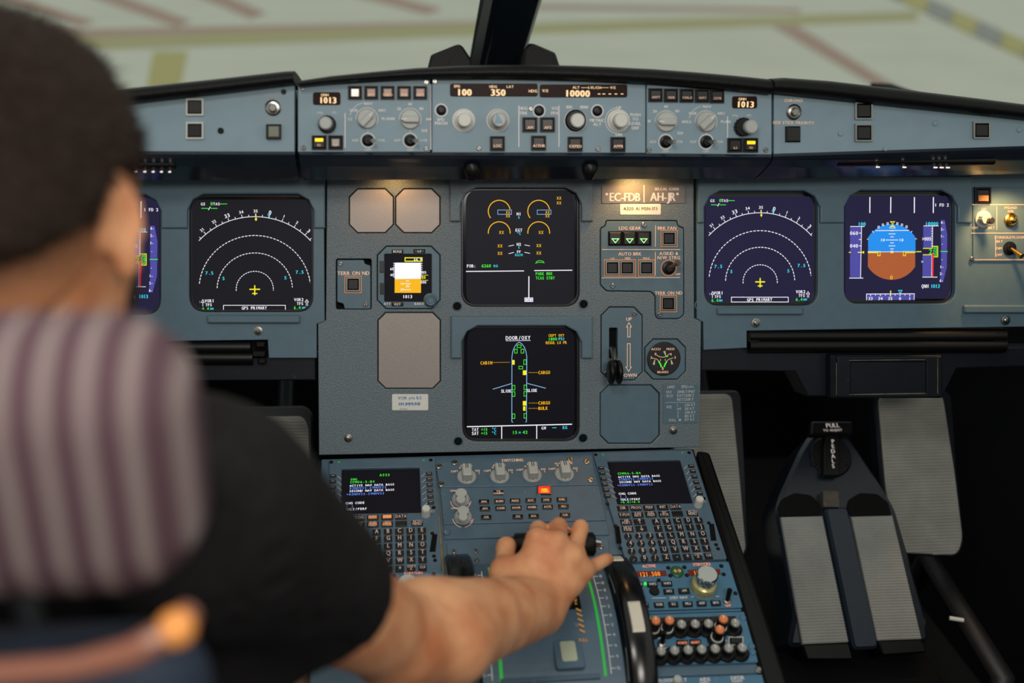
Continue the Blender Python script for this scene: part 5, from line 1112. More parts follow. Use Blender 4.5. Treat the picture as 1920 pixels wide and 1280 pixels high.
MB().prism(rnd(P, .012, 4), -.07, -.002, .006).build('housing', mat('footrest_navy', srgb(18, 26, 37), .3, vary=.15, vs=40, wear=.08), T)
P = ppoly(T, I, [(1545, 950), (1590, 950), (1648, 1215), (1600, 1218)], .008); MB().prism(rnd(P, .008, 3), -.004, .010, .004).build('center_ridge', mat('ridge_navy', srgb(24, 36, 50), .3, vary=.1, vs=30, wear=.1), T)
def ribs(q, name):
    P = [np.array(T.p(*a, .004)) for a in q]; n = 44; mb = MB(); V = []     # tl, tr, br, bl
    for i in range(n):
        for e, z in ((0, .002), (.5, .0046), (1, .002)):
            f = (i+e)/n; a = P[0]+(P[3]-P[0])*f; b = P[1]+(P[2]-P[1])*f; V += [(*a, z), (*b, z)]
    mb.add(V, [(2*i, 2*i+2, 2*i+3, 2*i+1) for i in range(3*n-1)], 0); mb.build(name, RIB, T)
    MB().prism([tuple(P[3]), tuple(P[2]), tuple(P[1]), tuple(P[0])], -.004, .002).build('strip_base', RIB, T)
ribs(((1465, 969), (1542, 967), (1591, 1203), (1506, 1207)), 'ribbed_strip'); ribs(((1597, 968), (1673, 966), (1728, 1197), (1646, 1200)), 'ribbed_strip')
for a in ([(1463, 968), (1541, 966), (1538, 945), (1520, 928), (1490, 924), (1466, 935), (1458, 952)], [(1596, 967), (1671, 966), (1665, 942), (1645, 926), (1612, 924), (1592, 936), (1588, 952)]): MB().prism(rnd(ppoly(T, I, a), .004, 3), -.003, .0005).build('toe_recess', SOOT, T)
for a in ([(1505, 1209), (1592, 1205), (1600, 1236), (1514, 1236)], [(1647, 1202), (1729, 1199), (1738, 1222), (1656, 1228)]): MB().prism(rnd(ppoly(T, I, a, .006), .003, 3), -.02, .006, .002).build('heel_stop', BLACK, T)
cx, cy = T.p(1557, 856, .0); r = T.sc(1557, 856)[0]*38; MB().lathe(cx, cy, [(r, -.003), (r, .002), (r*.93, .004)], 34).build('round_plate', BLACK, T)
for q in ((1528, 868), (1586, 868)): screw(T, *q, 5, .004, BLACK)
MB().prism(rnd(ppoly(T, I, [(1545, 892), (1576, 892), (1574, 812), (1546, 812)], .014), .003, 3), .003, .014, .002).build('handle_stem', BLACK, T)
MB().prism(rnd(ppoly(T, I, [(1521, 815), (1599, 815), (1600, 789), (1522, 789)], .022), .004, 3), .006, .022, .003).build('handle_bar', BLACK, T)
D = Draw(T, I, .0223, 1); D.t('PULL', 1561, 797, 8, mono=0, bold=.1).t('TO ADJUST', 1561, 806, 4.5, mono=0, bold=.08)
D.h = .0143
for i, c in enumerate('PEDALS'): D.t(c, 1561.5+i*.1, 827+i*9.3, 7.5, mono=0, bold=.1)
D.mb.build('lettering', WHITE, T)
MB().prism(rnd(ppoly(T, I, [(1544, 950), (1574, 950), (1572, 920), (1543, 920)], .012), .002, 3), -.002, .0125).build('data_plate', mat('data_plate_brown', srgb(70, 64, 56), .5, vary=.4, vs=120), T)
# dark housing below the footrest, sloping side panel and loose white tag
T = Thing('footwell_box', 'black floor housing under the footrest', 'housing', WORLD.at(1600, 1400) if False else Fr((W(1600, 1240, 1.5)[0]+.02, W(1600, 1240, 1.5)[1]+.10, 0), (1, 0, 0), (0, 1, 0)))
hb = W(1600, 1240, 1.5)[2]-.03; MB().prism(rnd([(-.13, -.12), (.13, -.12), (.13, .3), (-.13, .3)], .02, 4), 0, hb, .01).build('housing_shell', SOOT, T)
wt = W(1793, 1160, 1.62); T = Thing('side_rail', 'dark sloping rail on the floor at the right', 'rail', Fr((wt[0]+.03, wt[1], 0), (1, 0, 0), (0, 1, 0)))
e0, e1 = np.array(T.fr.loc(W(1740, 1045, 1.72))), np.array(T.fr.loc(W(1880, 1270, 1.52)))
MB().tube([(e0[0], e0[1]+.1, .03), e0, e1, (e1[0], e1[1]-.05, .03)], .018, 8).build('rail_tube', mat('rail_dark', srgb(34, 34, 36), .5), T)
fr = Fr(W(1793, 1160, 1.585), (1, 0, 0), (0, 1, 0)); T = Thing('white_tag', 'tiny white plastic tag on the dark floor rail', 'tag', fr)
MB().tube([(-.010, .003, 0), (.010, -.004, 0)], [.0035, .0035], 8).build('tag_body', PAPER, T)
# windscreen wiper covers beside the post
for lab, pts in (('black angular cover left of the windscreen post', [(786, 128), (808, 102), (855, 83), (862, 82), (868, 86), (884, 110), (890, 128)]), ('black angular cover right of the windscreen post', [(972, 128), (984, 90), (992, 80), (1002, 81), (1042, 98), (1070, 128)])):
    fr = tilted(W(930, 110, 1.62), 20); T = Thing('defog_duct', lab, 'duct', group='defog ducts', fr=fr.at(sum(q[0] for q in pts)/len(pts), 110))
    P = T.poly(pts); P = P if area2(P) > 0 else P[::-1]; P = [(x, y-(.05 if y < -.012 else 0)) for x, y in P]
    MB().prism(rnd(P, .004, 3), -.05, 0, .004, bottom=True).build('duct_shell', LEATHER, T)
# ------------------------------------------------------------------ organic surfaces: smooth-blended distance field -> one continuous mesh
class Field:
    def __init__(s, lo, hi, h):
        s.h = h; s.lo = np.array(lo, float); s.n = np.ceil((np.array(hi)-s.lo)/h).astype(int)+1
        s.D = np.full(s.n, .06, np.float32)
    def sub(s, lo, hi, pad):
        a = np.maximum(0, np.floor((np.array(lo)-pad-s.lo)/s.h).astype(int)); b = np.minimum(s.n, np.ceil((np.array(hi)+pad-s.lo)/s.h).astype(int)+1)
        if np.any(b <= a): return None
        ax = [(s.lo[i]+np.arange(a[i], b[i])*s.h).astype(np.float32) for i in range(3)]
        return tuple(slice(a[i], b[i]) for i in range(3)), np.meshgrid(*ax, indexing='ij')
    def put(s, sl, d, k, op='add'):
        e = s.D[sl]
        if op == 'cut': d = -d; s.D[sl] = np.maximum(e, d) if k <= 0 else -s.smin(-e, -d, k); return
        s.D[sl] = s.smin(e, d, k) if k > 0 else np.minimum(e, d)
    @staticmethod
    def smin(a, b, k):
        h = np.clip(.5+.5*(b-a)/k, 0, 1); return b*(1-h)+a*h-k*h*(1-h)
    def cone(s, a, b, ra, rb, k=.01, op='add', g=0.0):
        a, b = np.array(a), np.array(b); ra += g; rb += g; r = max(ra, rb)+k+.02
        q = s.sub(np.minimum(a, b), np.maximum(a, b), r)
        if q is None: return s
        sl, (X, Y, Z) = q; d = b-a; L = d@d+1e-12
        t = np.clip(((X-a[0])*d[0]+(Y-a[1])*d[1]+(Z-a[2])*d[2])/L, 0, 1)
        D = np.sqrt((X-a[0]-t*d[0])**2+(Y-a[1]-t*d[1])**2+(Z-a[2]-t*d[2])**2)-(ra+(rb-ra)*t)
        s.put(sl, D.astype(np.float32), k, op); return s
    def chain(s, P, R, k=.01, g=0.0):                            # one limb: joints with a radius each, no bulges between them
        P = [np.array(q) for q in P]; m = max(R)+g+k+.02; q = s.sub(np.min(P, 0), np.max(P, 0), m)
        if q is None: return s
        sl, (X, Y, Z) = q; best = None
        for a, b, ra, rb in zip(P, P[1:], R, R[1:]):
            d = b-a; L = d@d+1e-12; t = np.clip(((X-a[0])*d[0]+(Y-a[1])*d[1]+(Z-a[2])*d[2])/L, 0, 1)
            D = np.sqrt((X-a[0]-t*d[0])**2+(Y-a[1]-t*d[1])**2+(Z-a[2]-t*d[2])**2)-(ra+(rb-ra)*t*t*(3-2*t))-g
            best = D if best is None else np.minimum(best, D)
        s.put(sl, best.astype(np.float32), k); return s
    def ell(s, c, r, R=None, k=.01, op='add', g=0.0):
        c = np.array(c); r = np.array(r, float)+g; m = r.max()+k+.02
        q = s.sub(c, c, m)
        if q is None: return s
        sl, (X, Y, Z) = q; P = np.stack([X-c[0], Y-c[1], Z-c[2]])
        if R is not None: P = np.tensordot(np.array(R).astype(np.float32), P, 1)     # rows of R: local axes
        k0 = np.sqrt(sum((P[i]/r[i])**2 for i in range(3))); k1 = np.sqrt(sum((P[i]/r[i]**2)**2 for i in range(3)))+1e-9
        s.put(sl, (k0*(k0-1)/k1).astype(np.float32), k, op); return s
    def half(s, p, n):                                          # keep the side opposite to n
        p, n = np.array(p), nrm(n)
        X, Y, Z = np.meshgrid(*[(s.lo[i]+np.arange(s.n[i])*s.h).astype(np.float32) for i in range(3)], indexing='ij', sparse=True)
        s.D = np.maximum(s.D, (X-p[0])*n[0]+(Y-p[1])*n[1]+(Z-p[2])*n[2]).astype(np.float32); return s
    def mesh(s):
        D = s.D; D[0], D[-1] = .05, .05; D[:, 0], D[:, -1] = .05, .05; D[:, :, 0], D[:, :, -1] = .05, .05
        I = D < 0; n = np.array(D.shape)-1
        sh = lambda A, i, j, k: A[i:i+n[0], j:j+n[1], k:k+n[2]]
        cnt = sum(sh(I, i, j, k).astype(np.int8) for i in (0, 1) for j in (0, 1) for k in (0, 1))
        act = (cnt > 0) & (cnt < 8); ci = np.argwhere(act); idx = np.full(n, -1, np.int64); idx[act] = np.arange(len(ci))
        P = np.zeros((len(ci), 3)); c = np.zeros(len(ci)); co = [(i, j, k) for i in (0, 1) for j in (0, 1) for k in (0, 1)]
        val = {q: D[ci[:, 0]+q[0], ci[:, 1]+q[1], ci[:, 2]+q[2]].astype(float) for q in co}
        for a in co:
            for ax in range(3):
                if a[ax] == 0:
                    b = list(a); b[ax] = 1; b = tuple(b); x, y = val[a], val[b]; m = (x < 0) != (y < 0)
                    t = np.where(m, x/(x-y+1e-12), 0); q = np.array(a)+np.outer(t, np.array(b)-np.array(a)); P[m] += q[m]; c[m] += 1
        V = s.lo+(ci+P/c[:, None])*s.h; F = []
        for ax in range(3):
            o1, o2 = [(1, 2), (2, 0), (0, 1)][ax]
            A = np.take(I, range(0, D.shape[ax]-1), ax); B = np.take(I, range(1, D.shape[ax]), ax)
            for flip, m in ((False, A & ~B), (True, ~A & B)):
                e = np.argwhere(m); e = e[(e[:, o1] > 0) & (e[:, o2] > 0)]
                q = []
                for u, v in ((-1, -1), (0, -1), (0, 0), (-1, 0)):
                    f = e.copy(); f[:, o1] += u; f[:, o2] += v
                    ok = (f >= 0).all(1) & (f < n).all(1); f = np.clip(f, 0, n-1); q.append(np.where(ok, idx[f[:, 0], f[:, 1], f[:, 2]], -1))
                q = np.stack(q, 1); q = q[(q >= 0).all(1)]
                F.append(q[:, ::-1] if flip else q)
        return V, np.concatenate(F)
def organic(name, V, F, m, T, fr, smooth=2, kind=None, label=None):
    L = (V-fr.o)@np.stack([fr.ex, fr.ey, fr.ez]).T
    if smooth:                                                  # a little Laplacian smoothing takes the grid steps out
        E = np.concatenate([F[:, [0, 1]], F[:, [1, 2]], F[:, [2, 3]], F[:, [3, 0]]])
        for _ in range(smooth):
            A = np.zeros_like(L); c = np.zeros(len(L)); np.add.at(A, E[:, 0], L[E[:, 1]]); np.add.at(A, E[:, 1], L[E[:, 0]]); np.add.at(c, E[:, 0], 1); np.add.at(c, E[:, 1], 1)
            L = L*.4+A/np.maximum(c, 1)[:, None]*.6
    me = bpy.data.meshes.new(name); me.vertices.add(len(L)); me.vertices.foreach_set('co', L.astype(np.float32).ravel())
    me.loops.add(len(F)*4); me.loops.foreach_set('vertex_index', F.astype(np.int32).ravel())
    me.polygons.add(len(F)); me.polygons.foreach_set('loop_start', np.arange(0, len(F)*4, 4, dtype=np.int32))
    me.update(calc_edges=True); me.validate(); me.polygons.foreach_set('use_smooth', [True]*len(me.polygons)); me.materials.append(m)
    return link(name, me, T, label, kind=kind)
# ------------------------------------------------------------------ the pilot
zH = zoom(880, 940, 3.764); zF = zoom(380, 740, 2.2326)
H = W(-2, 366, .615)                                            # head centre
hf = nrm([.20, .97, -.12]); hr = nrm(np.cross(hf, [0, 0, 1])); hu = np.cross(hr, hf)
HR = [hr, hf, hu]
def hp(r, f, u): return H+hr*r+hf*f+hu*u
neck = H+np.array([.0, -.015, -.155]); SHR = W(415, 985, .62); cxn = neck[0]
SHL = np.array([2*cxn-SHR[0], SHR[1]-.03, SHR[2]+.01])
EL = W(748, 1203, .845); WR = W(*zH(440, 745), 1.105)
chest = np.array([cxn+.005, neck[1]+.02, neck[2]-.20]); belly = np.array([cxn, neck[1]+.0, neck[2]-.42]); pelv = np.array([cxn, neck[1]-.02, neck[2]-.58])
ELL = SHL+np.array([-.06, .12, -.25]); WRL = ELL+np.array([.04, .22, .05])
KNR, KNL = pelv+np.array([.13, .46, .03]), pelv+np.array([-.15, .46, .03]); FTR, FTL = KNR+np.array([0, .22, -.40]), KNL+np.array([0, .22, -.40])
MC = {'i': W(*zH(478, 262), 1.158), 'm': W(*zH(620, 285), 1.155), 'r': W(*zH(742, 380), 1.158), 'l': W(*zH(815, 480), 1.165)}
PI = {'i': W(*zH(485, 190), 1.195), 'm': W(*zH(630, 172), 1.200), 'r': W(*zH(785, 182), 1.205), 'l': W(*zH(905, 440), 1.182)}
DI = {'i': W(*zH(490, 225), 1.222), 'm': W(*zH(632, 215), 1.228), 'r': W(*zH(790, 225), 1.232), 'l': W(*zH(955, 412), 1.190)}
TI = {'i': W(*zH(480, 300), 1.222), 'm': W(*zH(625, 300), 1.230), 'r': W(*zH(775, 310), 1.232), 'l': W(*zH(985, 402), 1.200)}
def torso(f, g):
    f.cone(neck+np.array([0, .0, -.05]), chest, .075, .115, .05, g=g)
    for sx in (-1, 1):
        f.ell(chest+np.array([sx*.075, .015, .03]), (.10, .105, .15), k=.05, g=g)
        f.cone(neck+np.array([sx*.04, 0, -.035]), (SHR if sx > 0 else SHL)+np.array([-sx*.02, 0, .015]), .045, .055, .05, g=g)
    f.cone(chest, belly, .125, .118, .06, g=g); f.cone(belly+np.array([.04, 0, 0]), pelv+np.array([.06, 0, 0]), .105, .11, .06, g=g); f.cone(belly-np.array([.04, 0, 0]), pelv-np.array([.06, 0, 0]), .105, .11, .06, g=g)
def uarm(f, S, E, g, k=.03):
    d = E-S; f.chain([S, S+d*.3, S+d*.65, E], [.050, .047, .042, .037], k, g)
def figure(f):
    torso(f, 0)
    uarm(f, SHR, EL, 0); uarm(f, SHL, ELL, 0)
    # legs, left forearm and hand (mostly out of sight)
    for P, K, Ft, sx in ((pelv+np.array([.09, .02, -.02]), KNR, FTR, 1), (pelv-np.array([.09, -.02, .02]), KNL, FTL, -1)):
        f.cone(P, K, .085, .058, .03); f.cone(K, K+(Ft-K)*.35, .054, .056, .02); f.cone(K+(Ft-K)*.3, Ft, .056, .038, .02); f.cone(Ft+np.array([0, -.02, -.04]), Ft+np.array([0, .16, -.055]), .04, .032, .02)
    f.cone(ELL, WRL, .043, .027, .02); f.ell(WRL+np.array([.01, .07, 0]), (.042, .055, .018), k=.02)
    for i in range(4): f.cone(WRL+np.array([-.022+.018*i, .11, 0]), WRL+np.array([-.024+.02*i, .17, -.02]), .009, .008, .006)
    f.cone(WRL+np.array([.035, .05, 0]), WRL+np.array([.065, .10, -.015]), .011, .009, .008)
    # head, neck, ears, face
    f.cone(neck+np.array([0, 0, -.03]), H+hu*-.05+hf*-.012, .063, .057, .03)
    f.ell(hp(0, .0, .012), (.077, .095, .089), HR, .02); f.ell(hp(0, .045, -.055), (.058, .06, .068), HR, .03); f.cone(hp(0, .098, -.005), hp(0, .112, -.035), .007, .014, .012)
    f.ell(hp(0, .098, -.068), (.026, .012, .012), HR, .01); f.ell(hp(0, .085, -.1), (.026, .022, .02), HR, .02); f.cone(hp(-.03, .09, .018), hp(.03, .09, .018), .011, .011, .012)
    for sx in (-1, 1): f.ell(hp(sx*.031, .089, -.002), (.014, .010, .009), HR, .004)
    for sx in (-1, 1):
        ax = [nrm(hr*sx*.72-hf*.62), nrm(hf*.72+hr*sx*.62), hu]; q = hp(sx*.080, -.004, -.012)
        f.ell(q, (.006, .0145, .027), ax, .006); f.ell(q+ax[0]*.006+ax[1]*.002+hu*.004, (.005, .009, .016), ax, .004, 'cut'); f.ell(q-hu*.027+hf*.003, (.005, .008, .010), ax, .006)
    # right forearm: muscle bellies, wrist
    d = WR-EL; side = nrm(np.cross(d, [0, 0, 1])); up = nrm(np.cross(side, d))
    f.chain([EL, EL+d*.22, EL+d*.5, EL+d*.8, WR, WR+d*.08], [.039, .046, .043, .033, .027, .024], .015)
    f.chain([EL-d*.12+side*-.012+up*.014, EL+d*.2+side*-.018+up*.014, EL+d*.55+side*-.006+up*.006], [.018, .028, .014], .02); f.chain([EL+side*.012, EL+d*.22+side*.024-up*.008, EL+d*.6+side*.008], [.018, .030, .014], .02)
    for sg in (-1, 1): f.cone(EL+d*.7+side*.006*sg, WR+side*.012*sg, .022, .0205, .03)
    # hand: metacarpals, web, five separate fingers
    for q, o, ra in (('i', -.014, .0155), ('m', -.005, .0155), ('r', .005, .0150), ('l', .013, .0145)):
        f.cone(WR+side*o*1.1, MC[q], .0175, ra*.9, .012); f.ell(MC[q]+nrm(CAM-MC[q])*.0045, (ra*.68,)*3, k=.006)
    for q, o in (('i', -.012), ('m', -.004), ('r', .004), ('l', .011)):
        c_ = lambda p: p+nrm(CAM-p)*.0125
        f.chain([c_(WR*.75+MC[q]*.25+side*o*.5), c_(WR*.4+MC[q]*.6), c_(MC[q])*.97+MC[q]*.03], [.003, .0045, .0045], .008)
    for a, b in (('i', 'm'), ('m', 'r'), ('r', 'l')): f.cone(WR*.35+MC[a]*.65, WR*.35+MC[b]*.65, .0125, .0125, .012)
    rr = {'i': .0108, 'm': .0112, 'r': .0106, 'l': .0092}
    for q in 'imrl': r = rr[q]; f.chain([MC[q], MC[q]*.5+PI[q]*.5, PI[q], PI[q]*.5+DI[q]*.5, DI[q], TI[q]], [r*1.1, r*.94, r*1.03, r*.9, r*.93, r*.78], .004)
    t0, t1, t2, t3 = W(*zH(330, 690), 1.110), W(*zH(248, 500), 1.140), W(*zH(258, 318), 1.185), W(*zH(320, 312), 1.225)
    f.cone(t0, t1, .021, .0145, .016); f.cone(W(*zH(380, 560), 1.128), t1, .018, .013, .02); f.cone(t1, t2, .0135, .0118, .006); f.cone(t2, t3, .0118, .0095, .004)
    return f
B = [H, SHR, SHL, EL, ELL, WRL, FTR, FTL, KNR]+list(TI.values())+list(PI.values())
bl = np.min(B, 0)-np.array([.14, .16, .12]); bh = np.max(B, 0)+np.array([.10, .16, .15]); bl[2] = max(bl[2], .005)
base_fr = Fr((pelv[0], pelv[1], max(.4, pelv[2]-.1)), (1, 0, 0), (0, 1, 0))
PERSON = Thing('person', 'person in a black t-shirt with short dark hair, right hand on the thrust levers', 'person', base_fr)
f = Field(bl, bh, .0042); figure(f); Vb, Fb = f.mesh()
# skin: stubble of the cropped hair shows round the nape and temples
def skin_mat():
    m, t, b = base('skin'); N = t.nodes; tc = N.new('ShaderNodeTexCoord'); b.inputs['Roughness'].default_value = .48; b.inputs['Subsurface Weight'].default_value = .12; b.inputs['Subsurface Radius'].default_value = (.01, .004, .002); b.inputs['Subsurface Scale'].default_value = .6
    n = N.new('ShaderNodeTexNoise'); n.inputs['Scale'].default_value = 28; n.inputs['Detail'].default_value = 5
    r = N.new('ShaderNodeValToRGB'); r.color_ramp.elements[0].position = .3; r.color_ramp.elements[0].color = (*srgb(204, 128, 86), 1); r.color_ramp.elements[1].position = .7; r.color_ramp.elements[1].color = (*srgb(236, 174, 128), 1)
    n2 = N.new('ShaderNodeTexNoise'); n2.inputs['Scale'].default_value = 420; k = N.new('ShaderNodeBump'); k.inputs['Strength'].default_value = .18; k.inputs['Distance'].default_value = .001
    for a in (n, n2): t.links.new(tc.outputs['Object'], a.inputs['Vector'])
    t.links.new(n.outputs[0], r.inputs[0]); t.links.new(r.outputs[0], b.inputs['Base Color']); t.links.new(n2.outputs[0], k.inputs['Height']); t.links.new(k.outputs[0], b.inputs['Normal']); return m
SKIN = skin_mat()
organic('body', Vb, Fb, SKIN, PERSON, base_fr, 2)
# short dark hair over the skull (a close cap plus short strands combed away from the crown)
def hair_mat():
    m = mat('hair_dark_brown', srgb(40, 30, 24), .6, spec=.2); t = m.node_tree; b = t.nodes['Principled BSDF']; N = t.nodes; tc = N.new('ShaderNodeTexCoord'); mp = N.new('ShaderNodeMapping'); mp.inputs['Scale'].default_value = (300, 300, 60)
    n = N.new('ShaderNodeTexNoise'); n.inputs['Scale'].default_value = 1; n.inputs['Detail'].default_value = 4; r = N.new('ShaderNodeValToRGB'); r.color_ramp.elements[0].color = (*srgb(13, 9, 7), 1); r.color_ramp.elements[1].color = (*srgb(58, 42, 32), 1)
    k = N.new('ShaderNodeBump'); k.inputs['Strength'].default_value = .8; k.inputs['Distance'].default_value = .004
    t.links.new(tc.outputs['Object'], mp.inputs[0]); t.links.new(mp.outputs[0], n.inputs['Vector']); t.links.new(n.outputs[0], r.inputs[0]); t.links.new(r.outputs[0], b.inputs['Base Color']); t.links.new(n.outputs[0], k.inputs['Height']); t.links.new(k.outputs[0], b.inputs['Normal']); return m
HAIR = hair_mat()
f = Field(H-.16, H+.16, .004)
f.ell(hp(0, -.004, .022), (.0822, .099, .0885), HR, .01); f.ell(hp(0, -.058, -.010), (.060, .040, .040), HR, .03)
f.half(hp(0, .072, .03), hf*1+hu*-.55); f.half(hp(0, -.06, -.016), -hu*.93+hf*.38)
rg = np.random.default_rng(3); nz = rg.normal(0, 1, (24, 24, 24)); ii = [np.minimum((np.arange(n)*23/n).astype(int), 23) for n in f.n]
f.D += (nz[np.ix_(*ii)]*.0012).astype(np.float32)
for q in ((.082, .0, -.01), (-.082, .0, -.01)): f.ell(hp(*q), (.020, .026, .034), HR, 0, 'cut')
Vh, Fh = f.mesh(); HO = organic('hair', Vh, Fh, HAIR, PERSON, base_fr, 3)
rg = np.random.default_rng(5); nV = len(HO.data.vertices); co = np.zeros(nV*3); HO.data.vertices.foreach_get('co', co); co = co.reshape(-1, 3); no = np.zeros(nV*3); HO.data.vertices.foreach_get('normal', no); no = no.reshape(-1, 3)
pick = rg.integers(0, nV, 16000); crown = hp(.012, -.055, .085)-base_fr.o; P0 = co[pick]+rg.normal(0, .0012, (len(pick), 3)); N0 = no[pick]
t0 = P0-crown; t0 += .6*np.cross(N0, t0); t0 -= N0*(t0*N0).sum(1)[:, None]; t0 /= np.linalg.norm(t0, axis=1)[:, None]+1e-6
d0 = t0+N0*rg.uniform(.1, .55, (len(pick), 1))+rg.normal(0, .22, t0.shape); d0 /= np.linalg.norm(d0, axis=1)[:, None]; ok = (N0@hf < .75) & (P0@hu > (hp(0, 0, -.005)-base_fr.o)@hu)
P0, d0, N0 = P0[ok], d0[ok], N0[ok]; ln = rg.uniform(.007, .015, (len(P0), 1)); sd = np.cross(d0, N0); sd /= np.linalg.norm(sd, axis=1)[:, None]+1e-6
Vst = np.stack([P0-sd*.0007, P0+sd*.0007, P0+d0*ln], 1).reshape(-1, 3)
me = bpy.data.meshes.new('hair_strands'); me.from_pydata(Vst.tolist(), [], np.arange(len(Vst)).reshape(-1, 3).tolist()); me.materials.append(HAIR); link('hair_strands', me, parent=HO, kind='stuff')
def crop_mat():                                                 # hair thins out downwards into bare skin
    m = mat('hair_cropped', srgb(60, 45, 37), .8, spec=.2); t = m.node_tree; N = t.nodes; b = N['Principled BSDF']; tc = N.new('ShaderNodeTexCoord')
    ax = nrm(hu*.93-hf*.38); dt = N.new('ShaderNodeVectorMath'); dt.operation = 'DOT_PRODUCT'; dt.inputs[1].default_value = tuple(ax)
    c0 = float((hp(0, -.06, -.058)-base_fr.o)@ax); c1 = float((hp(0, -.06, -.012)-base_fr.o)@ax)
    n = N.new('ShaderNodeTexNoise'); n.inputs['Scale'].default_value = 260; ad = N.new('ShaderNodeMath'); ad.operation = 'MULTIPLY_ADD'; ad.inputs[1].default_value = .03
    r = N.new('ShaderNodeMapRange'); r.inputs[1].default_value = c0+.015; r.inputs[2].default_value = c1+.015; x = N.new('ShaderNodeMix'); x.data_type = 'RGBA'; x.inputs[6].default_value = (*srgb(206, 140, 98), 1); x.inputs[7].default_value = (*srgb(38, 28, 23), 1)
    t.links.new(tc.outputs['Object'], dt.inputs[0]); t.links.new(tc.outputs['Object'], n.inputs['Vector']); t.links.new(n.outputs[0], ad.inputs[0]); t.links.new(dt.outputs['Value'], ad.inputs[2]); t.links.new(ad.outputs[0], r.inputs[0]); t.links.new(r.outputs[0], x.inputs[0]); t.links.new(x.outputs[2], b.inputs['Base Color']); return m
# cropped sides and nape: thin close layer below the longer hair
f = Field(H-.16, H+.16, .004)
f.ell(hp(0, .0, .012), (.0785, .0968, .0905), HR, .02); f.ell(hp(0, -.05, -.045), (.056, .040, .045), HR, .03)
f.half(hp(0, .062, .03), hf*1+hu*-.4); f.half(hp(0, -.06, -.060), -hu*.93+hf*.38)
for q in ((.084, .002, -.012), (-.084, .002, -.012)): f.ell(hp(*q), (.022, .024, .032), HR, 0, 'cut')
Vh, Fh = f.mesh(); organic('cropped_hair', Vh, Fh, crop_mat(), PERSON, base_fr, 3)
f = Field(H-.16, H+.16, .004); f.ell(hp(0, .045, -.060), (.0605, .0625, .0665), HR, .02); f.half(hp(0, .02, -.045), hu); f.half(hp(0, .035, -.06), -hf)
Vh, Fh = f.mesh(); organic('beard', Vh, Fh, mat('beard_dark', srgb(46, 34, 28), .75, vary=.3, vs=200), PERSON, base_fr, 3)
# black t-shirt: a shell over torso and upper arms, open at neck, sleeves and hem
CLOTH = mat('black_cotton', srgb(24, 23, 24), .9, vary=.15, vs=30, bump=.25, bs=900, spec=.2)
f = Field(bl, bh, .0050); torso(f, .014); uarm(f, SHR, EL, .011, .04); uarm(f, SHL, ELL, .011, .04)
g2 = Field(bl, bh, .0050); torso(g2, .007); uarm(g2, SHR, EL, .004, .04); uarm(g2, SHL, ELL, .004, .04)
# gentle folds
X, Y, Z = np.meshgrid(*[(f.lo[i]+np.arange(f.n[i])*f.h).astype(np.float32) for i in range(3)], indexing='ij', sparse=True)
fold = (.0035*np.sin(38*X+22*Z+3*np.sin(9*Y))*np.sin(26*Y-14*Z)).astype(np.float32)
f.D = np.maximum(f.D+fold, -(g2.D+fold)); del g2, fold
# sleeve end: plane across the upper arm
ud = nrm(EL-SHR); sp = SHR+(EL-SHR)*.53
for pt, n_, lim in ((sp, ud, .10), (SHL+(ELL-SHL)*.6, nrm(ELL-SHL), .10)):
    q = f.sub(pt, pt, .20); sl, (a, b, c) = q; d = (a-pt[0])*n_[0]+(b-pt[1])*n_[1]+(c-pt[2])*n_[2]
    near = (np.sqrt((a-pt[0])**2+(b-pt[1])**2+(c-pt[2])**2) < .17) & ((a-cxn)*(1 if pt[0] > cxn else -1) > .11)
    f.D[sl] = np.where(near, np.maximum(f.D[sl], d), f.D[sl]).astype(np.float32)
f.cone(neck+np.array([0, 0, .06]), neck+np.array([0, .012, -.045]), .085, .074, 0, 'cut')
f.half(pelv+np.array([0, 0, -.02]), (0, 0, -1))
Vs, Fs = f.mesh(); organic('t_shirt', Vs, Fs, CLOTH, PERSON, base_fr, 3)
f = Field(bl, bh, .0065)
for P, K, Ft in ((pelv+np.array([.09, .02, -.02]), KNR, FTR), (pelv-np.array([.09, -.02, .02]), KNL, FTL)):
    f.cone(P, K, .100, .072, .03); f.cone(K, Ft, .070, .055, .02)
f.cone(pelv-np.array([.07, 0, 0]), pelv+np.array([.07, 0, 0]), .128, .128, .05); f.half(pelv+np.array([0, 0, .07]), (0, 0, 1))
Vs, Fs = f.mesh(); organic('trousers', Vs, Fs, mat('dark_trousers', srgb(24, 26, 32), .9), PERSON, base_fr, 3)
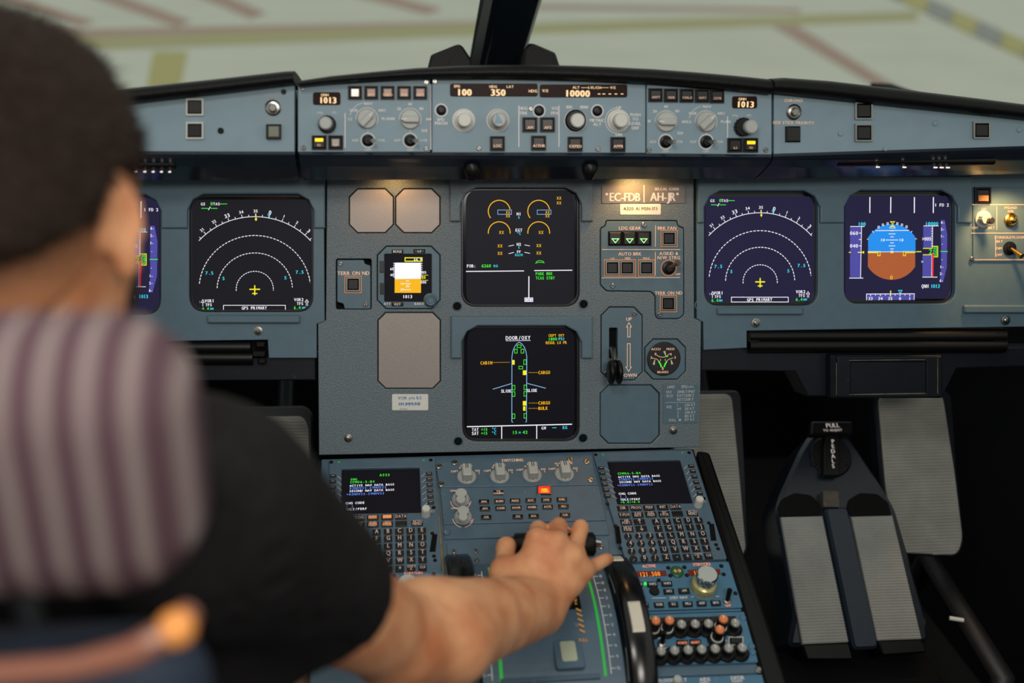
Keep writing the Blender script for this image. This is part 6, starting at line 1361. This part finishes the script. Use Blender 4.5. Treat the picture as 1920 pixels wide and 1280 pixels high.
# ------------------------------------------------------------------ the pilot's seat
def rbox(c, d, r, n=6):                                          # rounded box: sphere grid pulled to the corners
    mb = MB(); c = np.array(c); hd = np.array(d)/2-r; V = []; nu, nv = 8*n, 4*n
    for j in range(nv+1):
        th = math.pi*j/nv
        for i in range(nu):
            ph = 2*math.pi*i/nu; q = np.array([math.sin(th)*math.cos(ph), math.sin(th)*math.sin(ph), math.cos(th)])
            sg = np.where(q >= -1e-9, 1, -1); V.append(c+sg*hd+q*r)
    mb.add(V, [(j*nu+i, (j+1)*nu+i, (j+1)*nu+(i+1) % nu, j*nu+(i+1) % nu) for j in range(nv) for i in range(nu)], 0, True); return mb
def stripe_mat():
    m, t, b = base('striped_seat_fabric'); N = t.nodes; tc = N.new('ShaderNodeTexCoord'); sp_ = N.new('ShaderNodeSeparateXYZ'); b.inputs['Roughness'].default_value = .9; b.inputs['Specular IOR Level'].default_value = .15
    ma = N.new('ShaderNodeMath'); ma.operation = 'MULTIPLY'; ma.inputs[1].default_value = 2*math.pi/.0165; ad = N.new('ShaderNodeMath'); ad.operation = 'ADD'; ad.inputs[1].default_value = 2.2; si = N.new('ShaderNodeMath'); si.operation = 'SINE'
    r = N.new('ShaderNodeValToRGB'); e = r.color_ramp.elements; e[0].position = .50; e[0].color = (*srgb(92, 70, 77), 1); e[1].position = .95; e[1].color = (*srgb(142, 128, 126), 1)
    mr = N.new('ShaderNodeMapRange'); mr.inputs[1].default_value = -1; mr.inputs[2].default_value = 1
    n = N.new('ShaderNodeTexNoise'); n.inputs['Scale'].default_value = 600; k = N.new('ShaderNodeBump'); k.inputs['Strength'].default_value = .4; k.inputs['Distance'].default_value = .001
    t.links.new(tc.outputs['Object'], sp_.inputs[0]); t.links.new(sp_.outputs[0], ma.inputs[0]); t.links.new(ma.outputs[0], ad.inputs[0]); t.links.new(ad.outputs[0], si.inputs[0]); t.links.new(si.outputs[0], mr.inputs[0]); t.links.new(mr.outputs[0], r.inputs[0]); t.links.new(r.outputs[0], b.inputs['Base Color'])
    t.links.new(tc.outputs['Object'], n.inputs['Vector']); t.links.new(n.outputs[0], k.inputs['Height']); t.links.new(k.outputs[0], b.inputs['Normal']); return m
rt = W(378, 840, .455); hx = cxn-.0; hw = (rt[0]-hx)*2
hc = W(190, 848, .455); hcy, hcz = hc[1], hc[2]
seat_fr = Fr((hx, hcy, 0), (1, 0, 0), (0, 1, 0)); SEAT = Thing('pilot_seat', 'pilot seat with striped padded headrest in the left foreground', 'seat', seat_fr)
rbox((0, .0, hcz), (hw, .085, .132), .041, 5).build('headrest', stripe_mat(), SEAT, label='grey and mauve striped padded headrest')
NAVYF = mat('navy_seat_fabric', srgb(32, 44, 62), .75, bump=.3, bs=500)
for sx in (-.06, .06): MB().tube([(sx, .005, hcz-.25), (sx, .005, hcz-.04)], .007, 10).build('headrest_post', STEEL, SEAT)
rm = np.array(seat_fr.loc(W(140, 1250, .44))); rbox((0, rm[1]+.036, rm[2]-.245), (hw-.01, .07, .46), .033, 5).build('backrest', NAVYF, SEAT)
rbox((0, .30, max(.30, pelv[2]-.16)), (.50, .50, .12), .05, 4).build('seat_cushion', NAVYF, SEAT)
MB().box((0, .28, .14), (.30, .34, .28), .02).build('pedestal_base', BLACK, SEAT)
tan = mat('rim_warm_light', srgb(150, 100, 82), .25)  # the tan colour stands for warm light falling on the rim
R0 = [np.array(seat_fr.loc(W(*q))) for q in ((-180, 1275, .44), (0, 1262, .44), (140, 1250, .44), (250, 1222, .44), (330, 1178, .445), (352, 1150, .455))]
rbox(R0[4], (.017, .017, .017), .0084, 3).build('rim_highlight', mat('highlight_orange', srgb(250, 165, 85), .25), SEAT, label='painted orange highlight at the end of the rim')  # added sphere, no real part: its orange colour stands for a highlight
MB().tube(R0, [.006, .006, .006, .0065, .007, .006], 14).build('backrest_rim', tan, SEAT, label='rim across the top of the backrest, warm light painted in tan')
